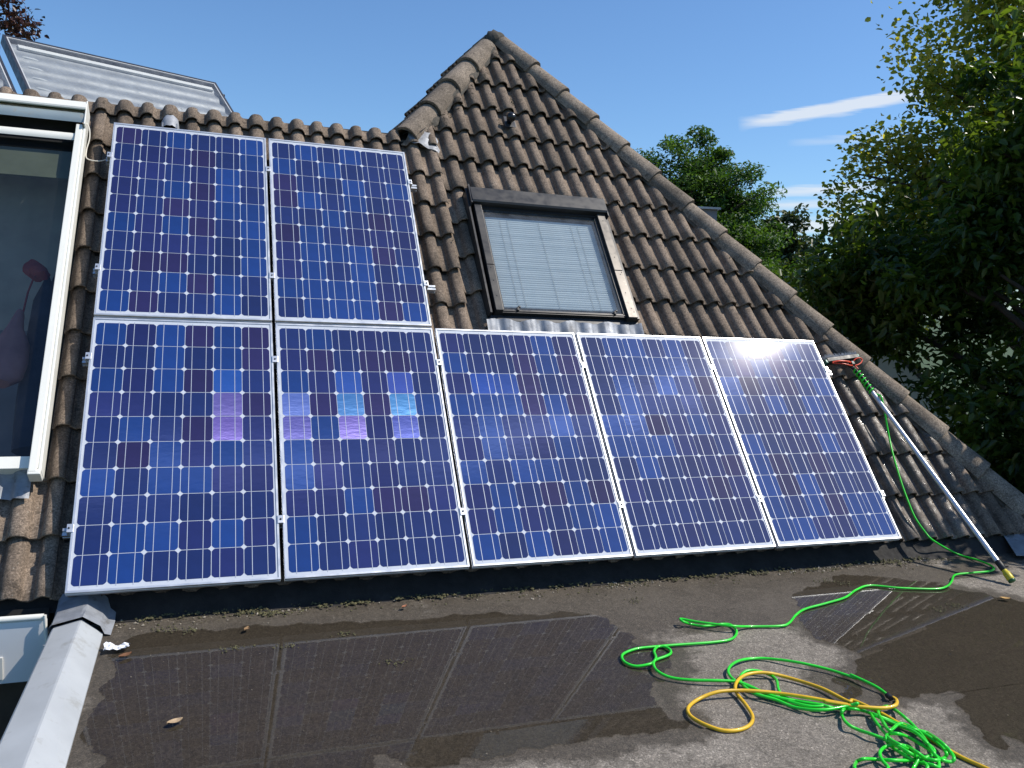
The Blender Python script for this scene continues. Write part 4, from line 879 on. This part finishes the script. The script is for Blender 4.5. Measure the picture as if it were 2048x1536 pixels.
# grey metal sheet at the far right of the eave
t = empty('metal_offcut', (6.15, .02, -.13)); tag(t, 'bent grey metal flashing piece at the far right end of the eave', 'flashing')
b = MB(); V = [(-.17, -.12, -.01), (.35, -.24, -.02), (.42, .10, .05), (.02, .17, .06)]; V += [(x, y, z - .006) for x, y, z in V]
b.add(V, [(0, 1, 2, 3), (7, 6, 5, 4), (0, 4, 5, 1), (1, 5, 6, 2), (2, 6, 7, 3), (3, 7, 4, 0)]); b.obj('sheet', LEAD, t)

# ================================================================== water fed pole with brush
tip = Vector((5.453, -.513, -.150)); pe = RP(5.432, 1.204, -.05); ax = (pe - tip).normalized(); PLEN = (pe - tip).length
t = empty('cleaning_pole', tip); tag(t, 'long silver pole leaning on the tiles at right with a yellow hose coupling', 'pole')
def rel(*q): return [Vector(x) - tip for x in q]
b = MB().tube(rel(tip + ax * .13, tip + ax * .6, tip + ax * .62, pe), [.0165, .0165, .0165, .0165], 16); b.obj('tube', POLE, t)
b = MB().tube(rel(tip + ax * .085, tip + ax * .09, tip + ax * .12, tip + ax * .15, tip + ax * .155), [.015, .020, .0205, .020, .0165], 14); b.obj('clamp_collar', DARK, t)
b = MB().tube(rel(tip + ax * .105 + Vector((.02, 0, .01)), tip + ax * .10 + Vector((.045, .0, .012))), .006, 8); b.obj('clamp_lever', DARK, t)
b = MB().tube(rel(tip + ax * .012, tip + ax * .018, tip + ax * .03, tip + ax * .062, tip + ax * .070, tip + ax * .085), [.021, .0235, .0235, .0225, .018, .016], 14); b.obj('coupling', YELLOW_CAP, t)
b = MB().tube(rel(tip - ax * .004, tip, tip + ax * .012, tip + ax * .016), [.012, .0225, .0225, .020], 14); b.obj('end_cap', GREEN_DK, t)
neck = [pe, RP(5.418, 1.29, -.05), RP(5.402, 1.36, -.055), RP(5.375, 1.43, -.065), RP(5.34, 1.48, -.07)]
b = MB().tube(rel(*spline(neck, 5)), [.0155] * 6 + [.013] * 15, 10); b.obj('gooseneck', DARK, t)
hel = []
c0, c1 = pe + ax * .0, RP(5.385, 1.42, -.062)
for i in range(73):
    s_ = i / 72; q = pe.lerp(c1, s_); a = s_ * 2 * math.pi * 6.5
    d1 = (c1 - pe).normalized(); xx = d1.orthogonal().normalized(); yy = d1.cross(xx); hel.append(q + (xx * math.cos(a) + yy * math.sin(a)) * .021)
t2 = empty('brush_head', RP(5.29, 1.52, -.10), (P, 0, 0)); ROFF[t2.name] = (5.29, 1.52, -.10); tag(t2, 'black brush bar with grey bristles and red tubing at the pole top', 'brush')
b = MB(); V = []
for u, v in ((5.145, 1.505), (5.455, 1.552)):
    V += [(u, v - .022, -.10), (u, v - .028, -.07), (u, v - .018, -.045), (u, v + .012, -.045), (u, v + .012, -.10)]
b.add(V, [(i, i + 5, (i + 1) % 5 + 5, (i + 1) % 5) for i in range(5)] + [(4, 3, 2, 1, 0), (5, 6, 7, 8, 9)]); robj(b, 'bar', DARK, t2)
b = MB(); rr = random.Random(12)
for i in range(330):
    s_ = rr.random(); u = 5.12 + .335 * s_; v = 1.519 + .047 * s_ + rr.uniform(-.001, .003); zz = -.095 + .048 * rr.random(); l = .034 + rr.uniform(-.006, .008)
    b.add([(u, v, zz), (u + .0035, v, zz), (u + .0017 + rr.uniform(-.004, .004), v + l, zz + rr.uniform(-.004, .006)), (u + .0017, v, zz + .0035)], [(0, 1, 2), (1, 3, 2), (3, 0, 2)])
o = robj(b, 'bristles', BRISTLE, t2); tag(o, kind='stuff')
b = MB(); b.box(5.455, 5.470, 1.538, 1.566, -.10, -.045, 0, .003); b.box(5.125, 5.147, 1.478, 1.506, -.10, -.05, 0, .003); robj(b, 'end_plate', TEAL, t2)
loop1 = [(5.36, 1.467, -.045), (5.33, 1.476, -.03), (5.25, 1.482, -.028), (5.19, 1.480, -.04), (5.175, 1.472, -.045), (5.20, 1.464, -.04), (5.26, 1.455, -.03), (5.32, 1.440, -.03), (5.36, 1.455, -.045)]
loop2 = [(5.36, 1.46, -.045), (5.385, 1.495, -.03), (5.43, 1.508, -.02), (5.456, 1.496, -.025), (5.436, 1.469, -.03), (5.402, 1.452, -.035), (5.375, 1.445, -.04), (5.39, 1.415, -.04)]
loop3 = [(5.36, 1.47, -.05), (5.30, 1.47, -.02), (5.22, 1.472, -.02), (5.19, 1.470, -.035)]
for lp in (loop1, loop2, loop3): b = MB().tube(spline(lp, 6), .0052, 8); robj(b, 'red_tube', RED_PL, t2)
b = MB(); b.box(5.345, 5.375, 1.452, 1.485, -.06, -.028, 0, .005); robj(b, 'tee_joint', DARK, t2)
# ================================================================== hoses
gp = [q + Vector((0, 0, 0)) for q in hel[::-1]] + [pe - ax * .05 + Vector((.012, -.018, .016)), pe - ax * .10 + Vector((.010, -.016, .014))]
gp = [Vector(q) for q in gp] + [Vector((x, y, z + HW)) for x, y, z in HOSE_ROOF[1:]]
tail = [Vector((x, y, z + HW)) for x, y, z in GREEN]
path = hel[::-1][:-1] + spline(gp[72:] + tail, 7)
b = MB().tube(path, .0068, 10); o = b.obj('green_hose', GREEN_PL); tag(o, 'long bright green hose snaking from the pole and piled in tangled coils', 'hose')
yp = spline([Vector((x, y, z + HW)) for x, y, z in YELLOW], 8)
b = MB().tube(yp, .0078, 10); o = b.obj('yellow_hose', YELLOW_PL); tag(o, 'yellow hose making a wide loop through the green coils', 'hose')
j0 = tail[-1]; j1 = yp[0]; d_ = (tail[-1] - tail[-2]).normalized()
t = empty('hose_connector', j0); tag(t, 'black hose connector joining the green and yellow hoses', 'hose connector')
b = MB().tube([Vector((0, 0, 0)) - d_ * .018, -d_ * .012, d_ * .0, d_ * .004, d_ * .016, d_ * .024], [.0085, .012, .012, .0095, .012, .010], 12); b.obj('body', DARK, t)
b = MB().tube([-d_ * .02, -d_ * .014], [.0095, .0125], 12); b.obj('nut', DARKGREY, t)
# joining collars on the green hose where the tape shows
TAPE = plain('white_tape', (.8, .8, .8), .5)

# ================================================================== trees
def leaf_mesh(name, mat, clusters, size, seed, aspect=.5, droop=0.0, spread=1.0):
    """many single leaves; clusters: (centre, radius, count, tone)"""
    r = np.random.RandomState(seed); C = []; T = []
    for c, rad, n, tone in clusters:
        rad = np.array(rad if hasattr(rad, '__len__') else (rad,) * 3)
        g_ = r.randn(n, 3); g_ /= np.maximum(1, np.linalg.norm(g_, axis=1) / 1.9)[:, None]; p = g_ * rad * .5 * spread; C.append(np.array(c) + p); T.append(np.clip(tone + r.randn(n) * .18, 0, 1))
    C = np.concatenate(C); T = np.concatenate(T); n = len(C)
    d = r.randn(n, 3); d[:, 2] = d[:, 2] * .6 - droop; d /= np.linalg.norm(d, axis=1)[:, None]
    up = r.randn(n, 3) * .55 + np.array([.15, -.1, 1.0]); s = np.cross(d, up); s /= np.linalg.norm(s, axis=1)[:, None] + 1e-9; nn = np.cross(s, d)
    L = (size * (.65 + .7 * r.rand(n)))[:, None]; w = L * aspect * .5
    f1, f2 = nn * w * .35, nn * (w * .30) - nn * L * .04
    V = np.stack([C, C + d * L * .28 - s * w + f1, C + d * L * .66 - s * w * .8 + f2, C + d * L - nn * L * .12, C + d * L * .66 + s * w * .8 + f2, C + d * L * .28 + s * w + f1], 1).reshape(-1, 3)
    me = bpy.data.meshes.new(name); me.vertices.add(len(V)); me.vertices.foreach_set('co', V.astype(np.float32).ravel())
    idx = np.arange(n)[:, None] * 6; F = np.concatenate([idx + np.array([[0, 3, 2, 1]]), idx + np.array([[0, 5, 4, 3]])], 1).reshape(-1)
    me.loops.add(len(F)); me.loops.foreach_set('vertex_index', F.astype(np.int32)); me.polygons.add(n * 2)
    me.polygons.foreach_set('loop_start', np.arange(0, n * 8, 4, dtype=np.int32)); me.materials.append(mat); me.update(calc_edges=True)
    a = me.attributes.new('tone', 'FLOAT', 'POINT'); a.data.foreach_set('value', np.repeat(T, 6).astype(np.float32)); return me
def make_tree(name, base, height, lobes, ncl, nleaf, lsize, mat, label, seed, cr=.35, aspect=.5, droop=0., trunk=.12, shell=.55, flat=1.0, cat='tree', group=None, limbs=26, lean=(0, 0)):
    root = empty(name, base); tag(root, label, cat, group); r = np.random.RandomState(seed); B = np.array(base); cl = []; pts = []
    vol = np.array([np.prod(l[1]) ** .8 for l in lobes]); vol /= vol.sum()
    for k in range(ncl):
        c, rad = lobes[r.choice(len(lobes), p=vol)]
        q = r.randn(3); q /= np.linalg.norm(q); q *= (shell + (1 - shell) * r.rand()) if r.rand() < .8 else r.rand() * shell
        p = np.array(c) + q * np.array(rad) - B; tone = np.clip(.45 + .30 * r.randn(), 0, 1); rr = cr * (.6 + .8 * r.rand())
        cl.append((p, (rr, rr, rr * flat), max(3, int(nleaf / ncl * (.5 + r.rand()))), tone)); pts.append(p)
    inst('crown', leaf_mesh('crown', mat, cl, lsize, seed + 1, aspect, droop), root)
    b = MB(); top = np.array((lean[0], lean[1], height * .86)); N = 9; axis = [np.array((top[0] * (i / N) ** 1.3 + .06 * math.sin(i * 1.7 + seed) * (i > 0), top[1] * (i / N) ** 1.3 + .06 * math.cos(i * 2.1 + seed) * (i > 0), top[2] * i / N)) for i in range(N + 1)]
    b.tube([Vector(q) for q in axis], [trunk * (1 - .85 * i / N) for i in range(N + 1)], 8); b.obj('trunk', BARK, root)
    b = MB(); ch = r.choice(len(pts), min(limbs, len(pts)), replace=False)
    for k in ch:
        p = pts[k]; z0 = max(.25 * height, p[2] - .35 * np.hypot(p[0], p[1]) - .4); i = int(np.clip(z0 / top[2] * N, 1, N)); a = axis[i]
        m1 = a * .5 + p * .5 + np.array((0, 0, .12 * np.linalg.norm(p - a))) + r.randn(3) * .06
        b.tube(spline([Vector(a), Vector(m1), Vector(p)], 3), [trunk * .30 * (1 - .9 * i2 / 6) + .004 for i2 in range(7)], 5, cap=False)
    b.obj('limbs', BARK, root); return root
LF_ACA = leaf_material('locust_leaf', (.032, .085, .020), (.095, .185, .040), .5, .45)
LF_OAK = leaf_material('oak_leaf', (.030, .050, .018), (.090, .120, .050), .45, .25)
LF_MAP = leaf_material('backlit_maple_leaf', (.15, .21, .05), (.52, .48, .14), .42, .66)  # yellow glow of the backlit crown put into the leaf colours
LF_WAL = leaf_material('walnut_leaf', (.028, .064, .014), (.12, .19, .036), .30, .5)
LF_BEE = leaf_material('copper_beech_leaf', (.022, .010, .012), (.070, .030, .028), .42, .2)
LF_SHR = leaf_material('shrub_leaf', (.028, .055, .012), (.085, .130, .028), .42, .3)
def pol(az, dist, z): return (.66 + dist * math.sin(R_(az)), -4.31 + dist * math.cos(R_(az)), z)
c = pol(31.3, 20, 0)
make_tree('locust_tree', (c[0], c[1], GZ), 8.9, [((c[0] - .1, c[1], 4.5), (.8, .8, .95)), ((c[0] - 1.0, c[1] + .2, 4.0), (1.0, .9, .75)), ((c[0] + .75, c[1], 3.9), (1.1, 1.1, .85)), ((c[0] + 1.3, c[1], 3.0), (.9, .9, .8)), ((c[0], c[1], 2.2), (2.1, 2.0, 1.5)), ((c[0] + .8, c[1], 1.8), (1.3, 1.4, 1.1))], 380, 85000, .095, LF_ACA, 'feathery bright green tree rising behind the right hip of the roof', 3, .42, .38, .1, .13, .5, .45, limbs=60)
c = pol(36.9, 32, 0)
make_tree('oak_tree', (c[0], c[1], GZ), 8.6, [((c[0] - .1, c[1], 4.2), (.75, .8, .85)), ((c[0] + .7, c[1], 3.4), (1.0, 1.0, .7)), ((c[0] - .6, c[1], 3.0), (1.1, 1.0, 1.1)), ((c[0] + .2, c[1], 1.6), (1.6, 1.3, 1.3))], 120, 12000, .16, LF_OAK, 'small dark loosely branched tree between the feathery tree and tall tree', 8, .30, .6, 0, .16, .6, .8, limbs=60)
c = pol(51, 14, 0)
make_tree('maple_tree', (c[0], c[1], GZ), 11.0, [((c[0] - 1.35, c[1] + 1.1, 3.7), (1.05, 1.05, 1.2)), ((c[0] - .6, c[1] + .3, 5.2), (1.5, 1.5, 1.6)), ((c[0], c[1], 7.0), (1.5, 1.5, 1.4)), ((c[0] - 1.7, c[1] + 1.4, 2.7), (.7, .7, .45)), ((c[0] + .5, c[1], 3.4), (2.0, 2.0, 1.9)), ((c[0] - 1.2, c[1] + 1.0, 2.2), (1.2, 1.2, .8))], 430, 44000, .084, LF_MAP, 'tall green tree with backlit glow painted in its leaves at the right against the blue sky', 21, .55, .75, .25, .2, .55, .8, limbs=80)
make_tree('walnut_tree', (9.2, 1.6, GZ), 8.0, [((9.3, 2.0, 3.3), (1.5, 1.5, 1.7)), ((8.6, 3.2, 2.0), (1.6, 1.6, .85)), ((7.8, 3.7, 1.5), (.9, .9, .5)), ((8.1, .05, 1.45), (1.25, 1.15, 1.05)), ((8.15, .05, 1.4), (1.1, 1.0, .95)), ((8.8, 1.7, .3), (1.6, 1.6, 1.2)), ((8.3, 2.5, -.9), (1.2, 1.4, .9)), ((8.0, 1.2, -1.0), (1.2, 1.3, 1.0))], 500, 70000, .125, LF_WAL, 'dark large leaved tree filling the right edge beside the roof', 5, .38, .42, .5, .18, .5, .8, limbs=70)
c = pol(37.2, 18, 0)
make_tree('leafy_shrub', (c[0], c[1], GZ), 4.6, [((c[0], c[1], .9), (1.2, 1.0, 1.0)), ((c[0] - .9, c[1] + .4, .4), (.9, .9, 1.0)), ((c[0] + 1.0, c[1] - .5, 1.1), (1.1, 1.0, .9)), ((c[0], c[1], -1.2), (1.6, 1.4, 1.3))], 140, 20000, .12, LF_SHR, 'rounded leafy shrub just behind the hip below the feathery tree', 31, .36, .55, .3, .1, .5, .8, 'shrub', limbs=20)
c = pol(41, 24, 0)
make_tree('leafy_shrub', (c[0], c[1], GZ), 6.2, [((c[0], c[1], 1.8), (1.6, 1.2, 1.3)), ((c[0] - 1.5, c[1] + .5, 1.6), (1.4, 1.0, 1.1)), ((c[0], c[1], -.6), (2.6, 1.6, 1.8))], 120, 14000, .16, LF_SHR, 'tall shrub in the distance, under the gap of sky at right', 37, .40, .55, .2, .12, .5, .8, 'shrub', limbs=16)
c = pol(33.5, 27, 0)
make_tree('leafy_shrub', (c[0], c[1], GZ), 5.4, [((c[0], c[1], .9), (2.6, 1.3, 1.3)), ((c[0] - 1.5, c[1] + .5, .2), (1.8, 1.3, 1.3)), ((c[0] + 1.5, c[1], .6), (1.8, 1.3, 1.3))], 110, 12000, .17, LF_SHR, 'low shrub at the foot of the small dark tree', 41, .45, .55, .2, .12, .5, .8, 'shrub', limbs=12)
c = pol(-14.2, 17, 0)
make_tree('copper_beech', (c[0], c[1], GZ), 10.5, [((c[0] + .15, c[1], 5.9), (1.15, 1.1, .95)), ((c[0] - 1.0, c[1], 6.6), (1.5, 1.3, 1.3)), ((c[0] - .8, c[1], 4.6), (1.5, 1.3, 1.2))], 120, 17000, .085, LF_BEE, 'dark red leaved tree at the top left corner', 44, .26, .65, .3, .16, .5, .8, limbs=40)

# ================================================================== neighbouring buildings
n0 = Vector((pol(41.11, 14, 0)[0], pol(41.11, 14, 0)[1], 0)); to = Vector((.66, -4.31, 0)) - n0; to.normalize(); sx = Vector((-to.y, to.x, 0)); 
t = empty('neighbour_house', (n0.x, n0.y, GZ)); tag(t, 'white gabled neighbouring house half hidden behind dark leaves', 'house')
mt = Matrix((sx, -to, Vector((0, 0, 1)))).transposed().to_4x4(); mt.translation = Vector((n0.x, n0.y, GZ)); t.matrix_world = mt
zp = 1.40 - GZ
b = MB(); pr = [(-3.2, 0), (3.2, 0), (3.2, zp - 2.7), (0, zp), (-3.2, zp - 2.7)]
V = [(x, 0, z) for x, z in pr] + [(x, 9, z) for x, z in pr]; b.add(V, [(4, 3, 2, 1, 0), (5, 6, 7, 8, 9), (0, 1, 6, 5), (1, 2, 7, 6), (4, 0, 5, 9)]); b.obj('wall', WALLW, t)
GREYROOF = tile_material('grey_roof_tile', (.17, .165, .16))
for s_ in (-1, 1):
    b = MB(); V = []
    for y in np.linspace(.06, 9.2, 44):
        V += [(s_ * .0, y, zp + .10 + .012 * math.sin(y * 40)), (s_ * 3.5, y, zp - 2.85 + .012 * math.sin(y * 40))]
    V += [(x, y, z - .1) for x, y, z in V]
    n = 44; b.add(V, [(2 * i, 2 * i + 1, 2 * i + 3, 2 * i + 2) for i in range(n - 1)] + [(0, 2 * n, 2 * n + 1, 1)]); b.obj('roof', GREYROOF, t)
c = pol(31.65, 16, 0)
t = empty('flat_roofed_building', (c[0], c[1], GZ)); tag(t, 'corner of a grey flat roofed building showing above the right hip', 'building'); t.rotation_euler = (0, 0, R_(-20))
b = MB(); b.box(-3.6, .19, -.3, 3.6, 0, 3.13 - GZ); b.obj('wall', plain('grey_cladding', (.30, .31, .34), .7), t)
b = MB(); b.box(-3.68, .235, -.38, 3.68, 3.13 - GZ, 3.165 - GZ); b.obj('roof_slab', plain('pale_cap', (.66, .67, .68), .6), t)
t = empty('garden_hedge', (-4.0, -1.4, GZ)); tag(t, 'dark hedge down in the garden left of the edge trim', 'hedge')
cl = []; r = np.random.RandomState(9)
for _ in range(60): cl.append(((r.uniform(-1.8, 3.2), r.uniform(-.5, .5), r.uniform(.1, 1.3)), .3, 120, .3))
inst('crown', leaf_mesh('hedge_leaves', LF_WAL, cl, .09, 10), t)
b = MB(); b.box(-1.9, 3.3, -.35, .35, 0, 1.0); b.obj('core', BARK, t)
